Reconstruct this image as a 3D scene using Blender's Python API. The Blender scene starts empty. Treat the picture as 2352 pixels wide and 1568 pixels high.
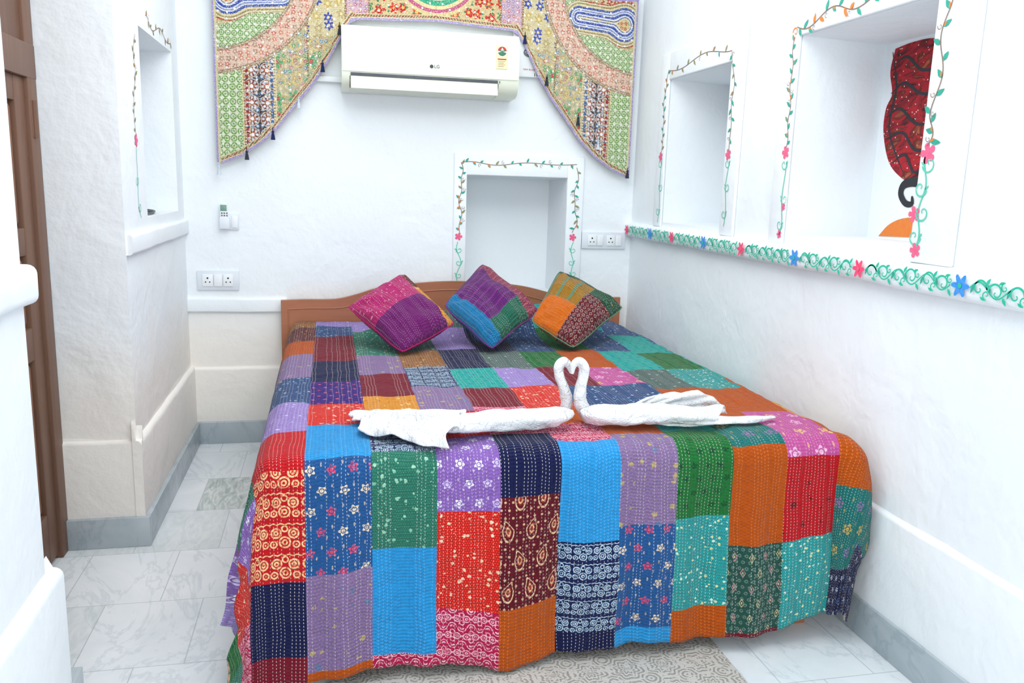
import bpy, bmesh, math, random
import numpy as np
from mathutils import Vector, Matrix, noise
random.seed(7)
S=bpy.context.scene
C=S.collection
PI=math.pi
# ---------------------------------------------------------------- camera model
F=1892.0
FW=Vector((.2151,.9587,-.1858)).normalized()
RT=Vector((.9765,-.2133,.03005)); RT=(RT-FW*RT.dot(FW)).normalized()
DN=FW.cross(RT)
if DN.z>0: DN=-DN
CAM=Vector((0,0,1.372))
def ray(u,v): return RT*((u-1176)/F)+DN*((v-784)/F)+FW
def onX(u,v,x):
    d=ray(u,v); return CAM+d*((x-CAM.x)/d.x)
def onY(u,v,y):
    d=ray(u,v); return CAM+d*((y-CAM.y)/d.y)
def onZ(u,v,z):
    d=ray(u,v); return CAM+d*((z-CAM.z)/d.z)
def onP(u,v,p,n):
    d=ray(u,v); return CAM+d*((p-CAM).dot(n)/d.dot(n))
def proj(p):
    q=p-CAM; z=q.dot(FW); return 1176+F*q.dot(RT)/z, 784+F*q.dot(DN)/z
cam=bpy.data.objects.new('camera',bpy.data.cameras.new('camera')); C.objects.link(cam)
cam.data.lens=F/2352*36; cam.data.sensor_width=36; cam.data.clip_start=.05
m=Matrix((( RT.x,-DN.x,-FW.x,CAM.x),(RT.y,-DN.y,-FW.y,CAM.y),(RT.z,-DN.z,-FW.z,CAM.z),(0,0,0,1)))
cam.matrix_world=m
S.camera=cam
try: S.view_settings.view_transform='Standard'
except Exception: pass
# ---------------------------------------------------------------- colour + node helpers
def lin(h):
    h=h.lstrip('#'); o=[]
    for i in (0,2,4):
        c=int(h[i:i+2],16)/255
        o.append(c/12.92 if c<=.04045 else ((c+.055)/1.055)**2.4)
    return (o[0],o[1],o[2],1)
class NM:
    def __init__(s,name,rough=.6,spec=.4,metal=0):
        s.m=bpy.data.materials.new(name); s.m.use_nodes=True
        s.nt=s.m.node_tree; s.b=s.nt.nodes['Principled BSDF']
        s.b.inputs['Roughness'].default_value=rough; s.b.inputs['Metallic'].default_value=metal
        s.b.inputs['Specular IOR Level'].default_value=spec
        s.tc=s.nt.nodes.new('ShaderNodeTexCoord')
    def put(s,inp,val):
        if isinstance(val,bpy.types.NodeSocket): s.nt.links.new(val,inp)
        else: inp.default_value=val
    def m_(s,op,*a):
        n=s.nt.nodes.new('ShaderNodeMath'); n.operation=op
        for i,x in enumerate(a): s.put(n.inputs[i],x)
        return n.outputs[0]
    def mix(s,f,a,b,blend='MIX'):
        n=s.nt.nodes.new('ShaderNodeMix'); n.data_type='RGBA'; n.blend_type=blend
        s.put(n.inputs[0],f); s.put(n.inputs[6],a); s.put(n.inputs[7],b)
        return n.outputs[2]
    def noise(s,vec,scale,detail=2,rough=.5,dist=0):
        n=s.nt.nodes.new('ShaderNodeTexNoise'); s.put(n.inputs['Vector'],vec)
        n.inputs['Scale'].default_value=scale; n.inputs['Detail'].default_value=detail
        n.inputs['Roughness'].default_value=rough; n.inputs['Distortion'].default_value=dist
        return n.outputs[0]
    def ramp(s,f,stops):
        n=s.nt.nodes.new('ShaderNodeValToRGB'); s.put(n.inputs[0],f)
        e=n.color_ramp.elements
        while len(e)<len(stops): e.new(.5)
        for i,(p,c) in enumerate(stops): e[i].position=p; e[i].color=c
        return n.outputs[0]
    def sep(s,vec):
        n=s.nt.nodes.new('ShaderNodeSeparateXYZ'); s.put(n.inputs[0],vec); return n.outputs
    def comb(s,x,y,z=0.):
        n=s.nt.nodes.new('ShaderNodeCombineXYZ'); s.put(n.inputs[0],x); s.put(n.inputs[1],y); s.put(n.inputs[2],z); return n.outputs[0]
    def bump(s,h,strength=.3,dist=.01):
        n=s.nt.nodes.new('ShaderNodeBump'); n.inputs['Strength'].default_value=strength
        n.inputs['Distance'].default_value=dist; s.put(n.inputs['Height'],h)
        s.nt.links.new(n.outputs[0],s.b.inputs['Normal'])
    def col(s,c): s.put(s.b.inputs['Base Color'],c)
def pm(name,c1,c2=None,scale=15,rough=.5,bump=0,bscale=60,bdist=.003,metal=0,spec=.4):
    n=NM(name,rough,spec,metal)
    c1=lin(c1) if isinstance(c1,str) else c1
    c2=(lin(c2) if isinstance(c2,str) else c2) if c2 else tuple(x*.9 for x in c1[:3])+(1,)
    n.col(n.mix(n.noise(n.tc.outputs['Object'],scale),c1,c2))
    if bump: n.bump(n.noise(n.tc.outputs['Object'],bscale,3),bump,bdist)
    return n.m
def plaster(name,warm,top=.75,amount=1.0,bs=.6):
    n=NM(name,.75,.25)
    g=n.nt.nodes.new('ShaderNodeNewGeometry').outputs['Position']
    x,y,z=n.sep(g)
    base=n.mix(n.noise(g,2.2,3),lin('#f4f9fc'),lin('#ecf3f8'))
    zz=n.m_('ADD',z,n.m_('MULTIPLY',n.m_('SUBTRACT',n.noise(g,3.5,3),.5),.35))
    mr=n.nt.nodes.new('ShaderNodeMapRange'); n.put(mr.inputs[0],zz)
    mr.inputs[1].default_value=top+.12; mr.inputs[2].default_value=top-.15; mr.inputs[3].default_value=0; mr.inputs[4].default_value=amount
    n.col(n.mix(mr.outputs[0],base,lin(warm)))
    h=n.m_('ADD',n.m_('MULTIPLY',n.noise(g,5,3,.55,.4),1.0),n.m_('MULTIPLY',n.noise(g,28,2,.6),.22))
    n.bump(h,bs,.020)
    return n.m
M_W=plaster('white_plaster','#f0f4f6',.5,.4,.38)
M_WL=plaster('stained_plaster','#f5f0e8',.70,.85,.55)
M_TRIM=pm('white_trim_plaster','#f4f9fc','#ecf3f8',6,.7,.4,14,.01)
M_CEIL=pm('ceiling_white','#f4f8fb','#eef3f6',3,.8)
def marble(name,tiles,c1,c2,c3):
    n=NM(name,.25,.5)
    g=n.nt.nodes.new('ShaderNodeNewGeometry').outputs['Position']
    x,y,z=n.sep(g)
    cl=n.noise(g,2.4,4,.6,1.0)
    vein=n.m_('ABSOLUTE',n.m_('SUBTRACT',n.noise(n.comb(n.m_('MULTIPLY',x,2.2),n.m_('ADD',y,n.m_('MULTIPLY',x,.8)),z),2.2,5,.6,.8),.5))
    vf=n.ramp(vein,[(0,(1,1,1,1)),(.025,(0,0,0,1))])
    c=n.mix(n.ramp(cl,[(.35,(0,0,0,1)),(.7,(1,1,1,1))]),lin(c1),lin(c2))
    c=n.mix(n.m_('MULTIPLY',vf,.32),c,lin(c3))
    if tiles:
        yy=n.m_('DIVIDE',n.m_('ADD',y,.79),.385)
        iv=n.m_('FLOOR',yy)
        xx=n.m_('ADD',n.m_('DIVIDE',n.m_('ADD',x,.72),.3),n.m_('MULTIPLY',n.m_('MODULO',n.m_('ABSOLUTE',iv),2.),.45))
        ix=n.m_('FLOOR',xx)
        wn=n.nt.nodes.new('ShaderNodeTexWhiteNoise'); wn.noise_dimensions='2D'
        n.put(wn.inputs['Vector'],n.comb(ix,iv))
        f=n.m_('MULTIPLY',n.m_('GREATER_THAN',wn.outputs[0],.9),.25)
        tp=onZ(460,1150,0); jv=math.floor((tp.y+.79)/.385); ju=math.floor((tp.x+.72)/.3+(abs(jv)%2)*.45)
        one=n.m_('MULTIPLY',n.m_('COMPARE',ix,float(ju),.2),n.m_('COMPARE',iv,float(jv),.2))
        f=n.m_('MAXIMUM',f,n.m_('MULTIPLY',one,.9))
        gs=n.noise(n.comb(n.m_('MULTIPLY',x,3.),n.m_('MULTIPLY',y,.9),0.),9,3,.6,1.5)
        dark=n.mix(n.ramp(gs,[(.35,(0,0,0,1)),(.65,(1,1,1,1))]),lin('#8fa39a'),lin('#e2e8e6'))
        c=n.mix(f,c,dark)
        c=n.mix(n.m_('MULTIPLY',wn.outputs[0],.10),c,lin('#c8d4da'))
        dx=n.m_('ABSOLUTE',n.m_('SUBTRACT',n.m_('FRACT',xx),.5)); dy=n.m_('ABSOLUTE',n.m_('SUBTRACT',n.m_('FRACT',yy),.5))
        gr=n.m_('MAXIMUM',n.m_('GREATER_THAN',dx,.4945),n.m_('GREATER_THAN',dy,.496))
        c=n.mix(n.m_('MULTIPLY',gr,.6),c,lin('#a3adb2'))
    n.col(c)
    return n.m
M_FLOOR=marble('marble_tiles',True,'#f2f6f9','#e3eaee','#adbbc4')
M_BASE=marble('grey_marble',False,'#bcc6cc','#9fadb4','#8593a0')
def wood(name,a,b,vert=True,rough=.45):
    n=NM(name,rough,.35)
    x,y,z=n.sep(n.tc.outputs['Object'])
    v=n.comb(n.m_('MULTIPLY',x,18.),n.m_('MULTIPLY',y,18.),n.m_('MULTIPLY',z,1.5)) if vert else n.comb(n.m_('MULTIPLY',x,1.5),n.m_('MULTIPLY',y,18.),n.m_('MULTIPLY',z,18.))
    f=n.noise(v,2.2,4,.6,.6)
    n.col(n.mix(f,lin(a),lin(b))); n.bump(f,.15,.003)
    return n.m
M_DOOR=wood('door_wood','#83604c','#64483a')
M_DOORP=wood('door_panel_wood','#9a6c56','#7e5646')
M_HEAD=wood('headboard_wood','#b87a5c','#a2664a',False)
M_BLACK=pm('black_plastic','#16181c','#22242a',30,.4)
M_PLA=pm('white_plastic','#eef2f4','#e4eaee',8,.3)
M_ACW=pm('ac_ivory_plastic','#ecf0e0','#e2e8d6',4,.25)
M_DARK=pm('outlet_shadow_plastic','#464a50','#5a5f66',20,.5)
M_STEEL=pm('steel','#8d8f90','#a2a4a6',30,.35,metal=.8)
# ---------------------------------------------------------------- mesh helpers
ORG={}
class MB:
    def __init__(s): s.v=[];s.f=[];s.mi=[];s.uv=None
    def add(s,vs,fs,mi=0):
        o=len(s.v); s.v+= [tuple(p) for p in vs]; s.f+=[tuple(i+o for i in f) for f in fs]; s.mi+=[mi]*len(fs); return s
    def box(s,x0,x1,y0,y1,z0,z1,bev=0,seg=2,mi=0,mat=None):
        bm=bmesh.new(); bmesh.ops.create_cube(bm,size=1)
        for v in bm.verts: v.co=Vector(((x0+x1)/2+v.co.x*(x1-x0),(y0+y1)/2+v.co.y*(y1-y0),(z0+z1)/2+v.co.z*(z1-z0)))
        if bev: bmesh.ops.bevel(bm,geom=bm.edges[:],offset=bev,segments=seg,affect='EDGES',profile=.5)
        if mat is not None: bmesh.ops.transform(bm,matrix=mat,verts=bm.verts)
        bm.verts.index_update()
        s.add([v.co[:] for v in bm.verts],[[v.index for v in f.verts] for f in bm.faces],mi); bm.free(); return s
    def tube(s,pts,ra,rb=None,seg=12,mi=0,up=Vector((0,0,1)),cap=True):
        pts=[Vector(p) for p in pts]; n=len(pts); rb=rb or ra
        vs=[];fs=[]
        for i,p in enumerate(pts):
            t=(pts[min(i+1,n-1)]-pts[max(i-1,0)]).normalized()
            sd=t.cross(up)
            if sd.length<.05: sd=t.cross(Vector((0,1,0)))
            sd.normalize(); u2=sd.cross(t).normalized()
            for k in range(seg):
                a=2*PI*k/seg; vs.append(p+sd*ra[i]*math.cos(a)+u2*rb[i]*math.sin(a))
        for i in range(n-1):
            for k in range(seg):
                k2=(k+1)%seg; fs.append((i*seg+k,i*seg+k2,(i+1)*seg+k2,(i+1)*seg+k))
        if cap:
            fs.append(tuple(range(seg))[::-1]); fs.append(tuple((n-1)*seg+k for k in range(seg)))
        return s.add(vs,fs,mi)
    def prism(s,poly,f,d,mi=0):
        n=len(poly); vs=[f(p,q,0) for p,q in poly]+[f(p,q,d) for p,q in poly]
        fs=[tuple(range(n)),tuple(range(2*n-1,n-1,-1))]+[(i,i+n,(i+1)%n+n,(i+1)%n) for i in range(n)]
        return s.add(vs,fs,mi)
    def build(s,name,mats,parent=None,smooth=True,fixn=True,angle=40):
        off=ORG.get(parent.name,Vector()) if parent else Vector()
        if not isinstance(mats,(list,tuple)): mats=[mats]
        me=bpy.data.meshes.new(name); me.from_pydata([tuple(Vector(p)-off) for p in s.v],[],s.f)
        for mm in mats: me.materials.append(mm)
        me.polygons.foreach_set('material_index',s.mi)
        if s.uv:
            ul=me.uv_layers.new(name='UVMap'); li=np.empty(len(me.loops),dtype=np.int32); me.loops.foreach_get('vertex_index',li)
            ul.data.foreach_set('uv',np.array(s.uv,dtype=np.float32)[li].ravel())
        if fixn:
            bm=bmesh.new(); bm.from_mesh(me); bmesh.ops.recalc_face_normals(bm,faces=bm.faces); bm.to_mesh(me); bm.free()
        if smooth:
            me.polygons.foreach_set('use_smooth',[True]*len(me.polygons))
            try: me.set_sharp_from_angle(angle=math.radians(angle))
            except Exception: pass
        me.update()
        o=bpy.data.objects.new(name,me); C.objects.link(o)
        if parent: o.parent=parent; ORG[o.name]=off
        else: ORG[o.name]=Vector()
        return o
def thing(name,label,cat,loc,group=None):
    o=bpy.data.objects.new(name,None); C.objects.link(o); o.location=loc; o.empty_display_size=.05
    ORG[o.name]=Vector(loc); o['label']=label; o['category']=cat
    if group: o['group']=group
    return o
def tag(o,label,cat,group=None):
    o['label']=label; o['category']=cat
    if group: o['group']=group
    return o
def struct(o): o['kind']='structure'; return o
def cat(pts,n):
    P=[Vector(p) for p in pts]; P=[P[0]*2-P[1]]+P+[P[-1]*2-P[-2]]; out=[]
    for i in range(1,len(P)-2):
        for k in range(n):
            t=k/n; a,b,c,d=P[i-1],P[i],P[i+1],P[i+2]
            out.append(.5*((2*b)+(c-a)*t+(2*a-5*b+4*c-d)*t*t+(3*b-a-3*c+d)*t**3))
    out.append(P[-2]); return out
def interp(vals,n):
    return [v.x for v in cat([Vector((v,0,0)) for v in vals],n)]
def text(s,size,loc,rot,mat,name,parent,shear=0):
    cu=bpy.data.curves.new('t','FONT'); cu.body=s; cu.size=size; cu.align_x='CENTER'; cu.align_y='CENTER'; cu.extrude=.0004; cu.shear=shear
    o=bpy.data.objects.new('t',cu); C.objects.link(o)
    bpy.context.view_layer.update()
    me=bpy.data.meshes.new_from_object(o.evaluated_get(bpy.context.evaluated_depsgraph_get()))
    bpy.data.objects.remove(o)
    R=Matrix.Translation(Vector(loc)-ORG.get(parent.name,Vector()))@rot.to_4x4(); me.transform(R)
    me.materials.clear(); me.materials.append(mat)
    q=bpy.data.objects.new(name,me); C.objects.link(q); q.parent=parent; return q
ROTB=Matrix.Rotation(PI/2,3,'X')
# ---------------------------------------------------------------- the room
YB=4.4; XR=1.65; XL=-.705; XP=-.665; XD=-1.0; YBLK=3.15; YP=2.0; ZC=2.8; YN=-1.6
def wall(name,mapf,p0,p1,q0,q1,holes,mat,depths):
    ps=sorted({p0,p1}|{h[0] for h in holes}|{h[1] for h in holes}); qs=sorted({q0,q1}|{h[2] for h in holes}|{h[3] for h in holes})
    b=MB()
    for i in range(len(ps)-1):
        for j in range(len(qs)-1):
            pc=(ps[i]+ps[i+1])/2; qc=(qs[j]+qs[j+1])/2
            if any(h[0]<pc<h[1] and h[2]<qc<h[3] for h in holes): continue
            b.add([mapf(ps[i],qs[j],0),mapf(ps[i+1],qs[j],0),mapf(ps[i+1],qs[j+1],0),mapf(ps[i],qs[j+1],0)],[(0,1,2,3)])
    for h,d in zip(holes,depths):
        a,c,e,g=h; m_=.012
        v=[mapf(a,e,0),mapf(c,e,0),mapf(c,g,0),mapf(a,g,0),mapf(a+m_,e,d),mapf(c-m_,e,d),mapf(c-m_,g-m_,d),mapf(a+m_,g-m_,d)]
        b.add(v,[(0,1,5,4),(1,2,6,5),(2,3,7,6),(3,0,4,7),(4,5,6,7)])
    return struct(b.build(name,mat,smooth=False,fixn=False))
NB=(.714,1.266,.78,1.42)
wall('wall_back',lambda p,q,d:(p,YB+d,q),XL-.3,XR+.45,0,ZC,[NB],M_WL,[.33])
NR1=(3.30,3.955,1.213,1.905); NR2=(2.09,2.787,1.222,1.925); DR=.335
wall('wall_right',lambda p,q,d:(XR+d,p,q),YN,YB,0,ZC,[NR1,NR2],M_W,[DR,DR])
NL=(3.545,4.235,1.205,1.93)
wall('wall_left',lambda p,q,d:(XL-d,p,q),YBLK,YB,0,ZC,[NL],M_WL,[.28])
struct(MB().add([(XD,YBLK,0),(XL,YBLK,0),(XL,YBLK,ZC),(XD,YBLK,ZC)],[(0,1,2,3)]).build('wall_left_return',M_WL,smooth=False))
struct(MB().add([(XD,YP,0),(XD,YBLK,0),(XD,YBLK,ZC),(XD,YP,ZC)],[(0,1,2,3)]).build('wall_left_recess',M_W,smooth=False))
struct(MB().add([(XD,YP,0),(XP,YP,0),(XP,YP,ZC),(XD,YP,ZC),(XP,YN,0),(XP,YN,ZC)],[(0,1,2,3),(1,4,5,2)]).build('wall_left_near',M_W,smooth=False))
struct(MB().add([(XD-.1,YN,0),(XR+.1,YN,0),(XR+.1,YB,0),(XD-.1,YB,0)],[(0,1,2,3)]).build('floor',M_FLOOR,smooth=False))
struct(MB().add([(XD-.1,YN,ZC),(XR+.1,YN,ZC),(XR+.1,YB,ZC),(XD-.1,YB,ZC)],[(0,1,2,3)]).build('ceiling',M_CEIL,smooth=False))
def ledge(name,x0,x1,y0,y1,z0,z1,bev,mat,axis,n=24,slope=0,amp=.004):
    b=MB()
    if axis=='y': a0,a1=x0,x1
    else: a0,a1=y0,y1
    r=bev; sg=math.copysign(1,a1-a0)
    pr=[(a0,z0)]
    for k in range(5):
        t=-PI/2+PI/2*k/4; pr.append((a1-sg*r+sg*r*math.cos(t),z0+r+r*math.sin(t)))
    for k in range(5):
        t=PI/2*k/4; pr.append((a1-sg*r+sg*r*math.cos(t),z1-r+r*math.sin(t)))
    pr.append((a0,z1+slope))
    l0,l1=(y0,y1) if axis=='y' else (x0,x1)
    vs=[];fs=[];k=len(pr)
    for i in range(n+1):
        l=l0+(l1-l0)*i/n
        for a,z in pr:
            p=Vector((a,l,z)) if axis=='y' else Vector((l,a,z))
            vs.append(p+noise.noise_vector(p*6)*amp)
    for i in range(n):
        for j in range(k-1): fs.append((i*k+j,i*k+j+1,(i+1)*k+j+1,(i+1)*k+j))
    fs.append(tuple(range(k))); fs.append(tuple(n*k+j for j in range(k))[::-1])
    b.add(vs,fs); return struct(b.build(name,mat,angle=60))
ledge('trim_1',XR+.01,XR-.014,YN,YB,0,.43,.012,M_W,'y',60,.03)
ledge('trim_2',XL-.01,-.683,YBLK-.02,YB,0,.41,.02,M_WL,'y',30,.07)
ledge('trim_3',XL,-.22,YB+.01,YB-.016,0,.40,.014,M_WL,'x',16,.04)
ledge('trim_4',XD,-.683,YBLK+.01,YBLK-.016,0,.41,.014,M_WL,'x',8,.05)
ledge('trim_5',XP-.01,-.640,YN,YP+.05,0,.43,.022,M_W,'y',40,.03)
ledge('trim_6',XR+.01,XR-.04,YN,YB,1.112,1.188,.022,M_TRIM,'y',60,.006,.006)
ledge('trim_7',XL-.01,XL+.02,YBLK+.005,YB,1.085,1.16,.012,M_TRIM,'y',20)
ledge('trim_8',XL,-.22,YB+.01,YB-.018,.69,.765,.010,M_TRIM,'x',16)
ledge('trim_9',XP-.01,-.636,YN,YP+.015,1.08,1.168,.02,M_TRIM,'y',40)
def bx(name,*a,mat=M_BASE,bev=.003):
    return struct(MB().box(*a,bev=bev).build(name,mat))
bx('baseboard_right',XR-.024,XR,YN,YB-.032,0,.12)
bx('baseboard_left',XL-.01,-.667,YBLK-.001,YB-.038,0,.115)
bx('baseboard_back',XL,XR-.03,YB-.040,YB,0,.115)
bx('baseboard_left_return',XD,-.6668,YBLK-.034,YBLK-.0012,0,.1155)
bx('baseboard_left_near',XD+.06,-.634,YN,YP+.12,0,.12)
# ---------------------------------------------------------------- painted decoration
M_STEM=pm('stem_brown_paint','#947462','#796a5c',40,.7); M_LEAF=pm('leaf_teal_paint','#3cb49c','#2a9482',60,.7)
M_LEAF2=pm('leaf_olive_paint','#7fa072','#a8865a',60,.7); M_MINT=pm('mint_paint','#72d4bc','#48c0a2',60,.7)
M_PINKP=pm('pink_paint','#ea5080','#f07898',60,.7); M_BLUEP=pm('blue_paint','#1f78d8','#54acf2',90,.7)
M_GREENP=pm('emerald_paint','#14b08e','#3cc8a8',60,.7); M_REDP=pm('rose_paint','#f02a62','#f6688c',90,.7); M_ORGP=pm('orange_paint','#ee8a3c','#e07830',60,.7)
PM=[M_STEM,M_LEAF,M_LEAF2,M_MINT,M_PINKP,M_BLUEP,M_GREENP,M_REDP,M_ORGP]
class Paint:
    def __init__(s,f): s.f=f; s.b=MB(); s.k=0
    def lift(s): s.k=(s.k+1)%6; return .0012+.0002*s.k
    def ribbon(s,pts,w,mi):
        l=s.lift(); n=len(pts); vs=[]
        for i,p in enumerate(pts):
            a=pts[max(i-1,0)]; c=pts[min(i+1,n-1)]; dx,dy=c[0]-a[0],c[1]-a[1]; L=math.hypot(dx,dy) or 1
            ww=(w(i/(n-1)) if callable(w) else w)/2
            vs+= [s.f(p[0]-dy/L*ww,p[1]+dx/L*ww,l),s.f(p[0]+dy/L*ww,p[1]-dx/L*ww,l)]
        s.b.add(vs,[(2*i,2*i+1,2*i+3,2*i+2) for i in range(n-1)],mi)
    def poly(s,pts,mi,l=None):
        l=l or s.lift(); cx=sum(p[0] for p in pts)/len(pts); cy=sum(p[1] for p in pts)/len(pts); n=len(pts)
        s.b.add([s.f(cx,cy,l)]+[s.f(p[0],p[1],l) for p in pts],[(0,i+1,(i+1)%n+1) for i in range(n)],mi)
    def leaf(s,x,y,a,L,w,mi):
        pts=[]
        for t,h in ((0,0),(.25,.8),(.5,1),(.8,.5),(1,0),(.8,-.5),(.5,-1),(.25,-.8)):
            px,py=t*L,h*w/2; pts.append((x+px*math.cos(a)-py*math.sin(a),y+px*math.sin(a)+py*math.cos(a)))
        s.poly(pts,mi)
    def flower(s,x,y,r,mi,n=5,star=False,core=None):
        pts=[]
        for k in range(n*6):
            a=2*PI*k/(n*6); rr=r*(.45+.55*abs(math.cos(n*a/2))**(1.6 if star else .5)); pts.append((x+rr*math.cos(a),y+rr*math.sin(a)))
        s.poly(pts,mi)
        if core is not None: s.poly([(x+r*.22*math.cos(2*PI*k/8),y+r*.22*math.sin(2*PI*k/8)) for k in range(8)],core,.0032)
    def resample(s,pts,step):
        P=[Vector((p[0],p[1],0)) for p in pts]; P=cat(P,14); out=[P[0]]; acc=0
        for a,b in zip(P,P[1:]):
            acc+=(b-a).length
            if acc>=step: out.append(b); acc=0
        return out
    def vine(s,pts,amp=.006,wave=.11,w=.0034,ls=.026,stem=0,lf=(1,2),L=.031):
        P=s.resample(pts,.006); out=[]; d=0
        for i,p in enumerate(P):
            a=P[max(i-1,0)]; c=P[min(i+1,len(P)-1)]; t=(c-a).normalized(); nn=Vector((-t.y,t.x,0))
            q=p+nn*amp*math.sin(2*PI*d/wave); out.append((q.x,q.y)); d+=.006
        s.ribbon(out,w,stem)
        step=max(2,int(ls/.006)); sg=1
        for i in range(2,len(out)-1,step):
            a=math.atan2(out[i+1][1]-out[i-1][1],out[i+1][0]-out[i-1][0]); s.leaf(out[i][0],out[i][1],a+sg*random.uniform(.7,1.1),L*random.uniform(.75,1.15),L*.42,lf[0] if random.random()<.7 else lf[1])
            if random.random()<.3: s.leaf(out[i][0],out[i][1],a+sg*.5,.02,.007,8)
            if random.random()<.25: s.spiral(out[i][0]-math.sin(a)*sg*-.012,out[i][1]+math.cos(a)*sg*-.012,a-sg*PI/2,.010,-sg,.0022,stem)
            sg=-sg
    def spiral(s,x,y,a,r,sg,w,mi):
        pts=[]
        for k in range(26):
            t=k/25; th=a+sg*t*2.1*PI; rr=r*(1-t)**.8
            pts.append((x+rr*math.cos(th),y+rr*math.sin(th)))
        s.ribbon(pts,lambda t:w*(1-.5*t),mi)
    def curls(s,pts,r=.02,step=.05,w=.0045,mi=3,amp=.008):
        P=s.resample(pts,.005); out=[];d=0
        for i,p in enumerate(P):
            a=P[max(i-1,0)]; c=P[min(i+1,len(P)-1)]; t=(c-a).normalized(); nn=Vector((-t.y,t.x,0))
            q=p+nn*amp*math.sin(2*PI*d/(2*step)); out.append((q.x,q.y)); d+=.005
        s.ribbon(out,w,mi)
        st=int(step/.005); sg=1
        for i in range(st//2,len(out)-1,st):
            a=math.atan2(out[i+1][1]-out[i-1][1],out[i+1][0]-out[i-1][0])
            cx=out[i][0]+sg*math.sin(a)*r*.55; cy=out[i][1]-sg*math.cos(a)*r*.55
            s.spiral(cx,cy,a+sg*PI/2,r*.8,sg,w,mi); s.leaf(out[i][0],out[i][1],a+sg*.7,.018,.007,mi); sg=-sg
    def done(s,name,parent):
        return s.b.build(name,PM,parent,smooth=False,fixn=False)
def frame3(name,f,p0,p1,q0,q1,ip0,ip1,iq0,iq1,d,mat=M_TRIM):
    b=MB()
    def r(a,c,e,g):
        A=f(a,e,0); B=f(c,g,d)
        xs=sorted((A[0],B[0])); ys=sorted((A[1],B[1])); zs=sorted((A[2],B[2]))
        b.box(xs[0],xs[1],ys[0],ys[1],zs[0],zs[1],bev=.006,seg=3)
    r(p0,ip0,q0,q1); r(ip1,p1,q0,q1); r(ip0-.002,ip1+.002,iq1,q1)
    return struct(b.build(name,mat))
DF=.014
fB=frame3('trim_10',lambda p,q,d:(p,YB-d,q),.645,1.36,.77,1.535,NB[0],NB[1],NB[2],NB[3],DF)
P=Paint(lambda p,q,l:(p,YB-DF-l,q))
g=lambda *L:[(lambda w:(w.x,w.z))(onY(u,v,YB-DF)) for u,v in L]
P.vine(g((1056,535),(1058,490),(1056,450),(1062,410),(1060,372)),lf=(1,2),L=.028)
P.vine(g((1062,372),(1110,377),(1160,375),(1210,378),(1260,374),(1325,380)),amp=.009,wave=.2,lf=(1,2),ls=.030,L=.027)
P.vine(g((1325,385),(1326,420),(1318,460),(1325,500),(1316,535)),lf=(1,2),L=.028)
P.curls(g((1050,645),(1055,600),(1050,555)),.022,.045,.004); P.curls(g((1316,640),(1313,600),(1316,555)),.022,.045,.004)
for u,v in ((1053,543),(1315,545)): w=onY(u,v,YB-DF); P.flower(w.x,w.z,.021,4)
P.done('painted_vine',fB)
fr=lambda p,q,d:(XR-d,p,q)
f1=frame3('trim_11',fr,NR1[0]-.12,NR1[1]+.10,1.19,NR1[3]+.13,NR1[0],NR1[1],NR1[2],NR1[3],DF)
f2=frame3('trim_12',fr,NR2[0]-.17,NR2[1]+.10,1.19,NR2[3]+.15,NR2[0],NR2[1],NR2[2],NR2[3],DF)
gx=lambda *L:[(lambda w:(w.y,w.z))(onX(u,v,XR-DF)) for u,v in L]
P=Paint(lambda p,q,l:(XR-DF-l,p,q))
P.vine(gx((1519,350),(1524,300),(1525,250),(1530,200),(1538,160)),lf=(1,2)); P.vine(gx((1538,162),(1580,145),(1630,125),(1682,108)),amp=.014,wave=.2,lf=(2,1))
P.vine(gx((1682,115),(1686,190),(1680,260),(1676,345)),lf=(1,2))
P.curls(gx((1510,510),(1516,440),(1518,370)),.030,.055,.0045); P.curls(gx((1662,520),(1668,440),(1673,370)),.028,.055,.0045)
for u,v in ((1518,360),(1673,355)): w=gx((u,v))[0]; P.flower(w[0],w[1],.024,4)
P.done('painted_vine',f1)
P=Paint(lambda p,q,l:(XR-DF-l,p,q))
P.vine(gx((1806,340),(1812,280),(1816,220),(1820,150),(1826,85)),lf=(1,1))
P.vine(gx((1832,62),(1870,50),(1920,22),(1970,8),(2040,-25),(2120,-60)),amp=.014,wave=.2,w=.0038,lf=(1,8),L=.036); P.spiral(*gx((1828,74))[0],0,.018,1,.005,8)
P.vine(gx((2130,335),(2145,260),(2155,190),(2165,120),(2175,50),(2185,-20)),ls=.028,w=.0036,lf=(1,1),amp=.014,L=.038)
P.curls(gx((1790,540),(1798,470),(1805,370)),.028,.055,.0045)
P.curls(gx((2103,570),(2112,500),(2122,430),(2130,360)),.034,.058,.0054)
for u,v,r in ((1805,350,.024),(1800,475,.014),(1790,538,.016),(2132,352,.03),(2100,492,.024),(2102,575,.022)): w=gx((u,v))[0]; P.flower(w[0],w[1],r,4)
P.done('painted_vine',f2)
P=Paint(lambda p,q,l:(XL+.0005+l,p,q))
gl=lambda *L:[(lambda w:(w.y,w.z))(onX(u,v,XL)) for u,v in L]
P.vine(gl((312,310),(306,240),(310,180),(306,120),(308,75)),lf=(2,2)); P.vine(gl((333,35),(345,60),(370,75),(392,105)),lf=(2,2),amp=.012)
P.curls(gl((324,500),(316,440),(313,340)),.026,.06,.0045)
w=gl((312,322))[0]; P.flower(w[0],w[1],.026,4)
struct(P.done('trim_13',None))
XF=XR-.04
P=Paint(lambda p,q,l:(XF-.0055-l,p,q))
fy=[onX(u,v,XF).y for u,v in ((1442,520),(1495,533),(1545,540),(1618,555),(1705,572),(1828,588),(1977,607),(2210,657))]
ext=fy+[fy[-1]-(fy[-2]-fy[-1])*1.0,fy[-1]-2*(fy[-2]-fy[-1])]
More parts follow.
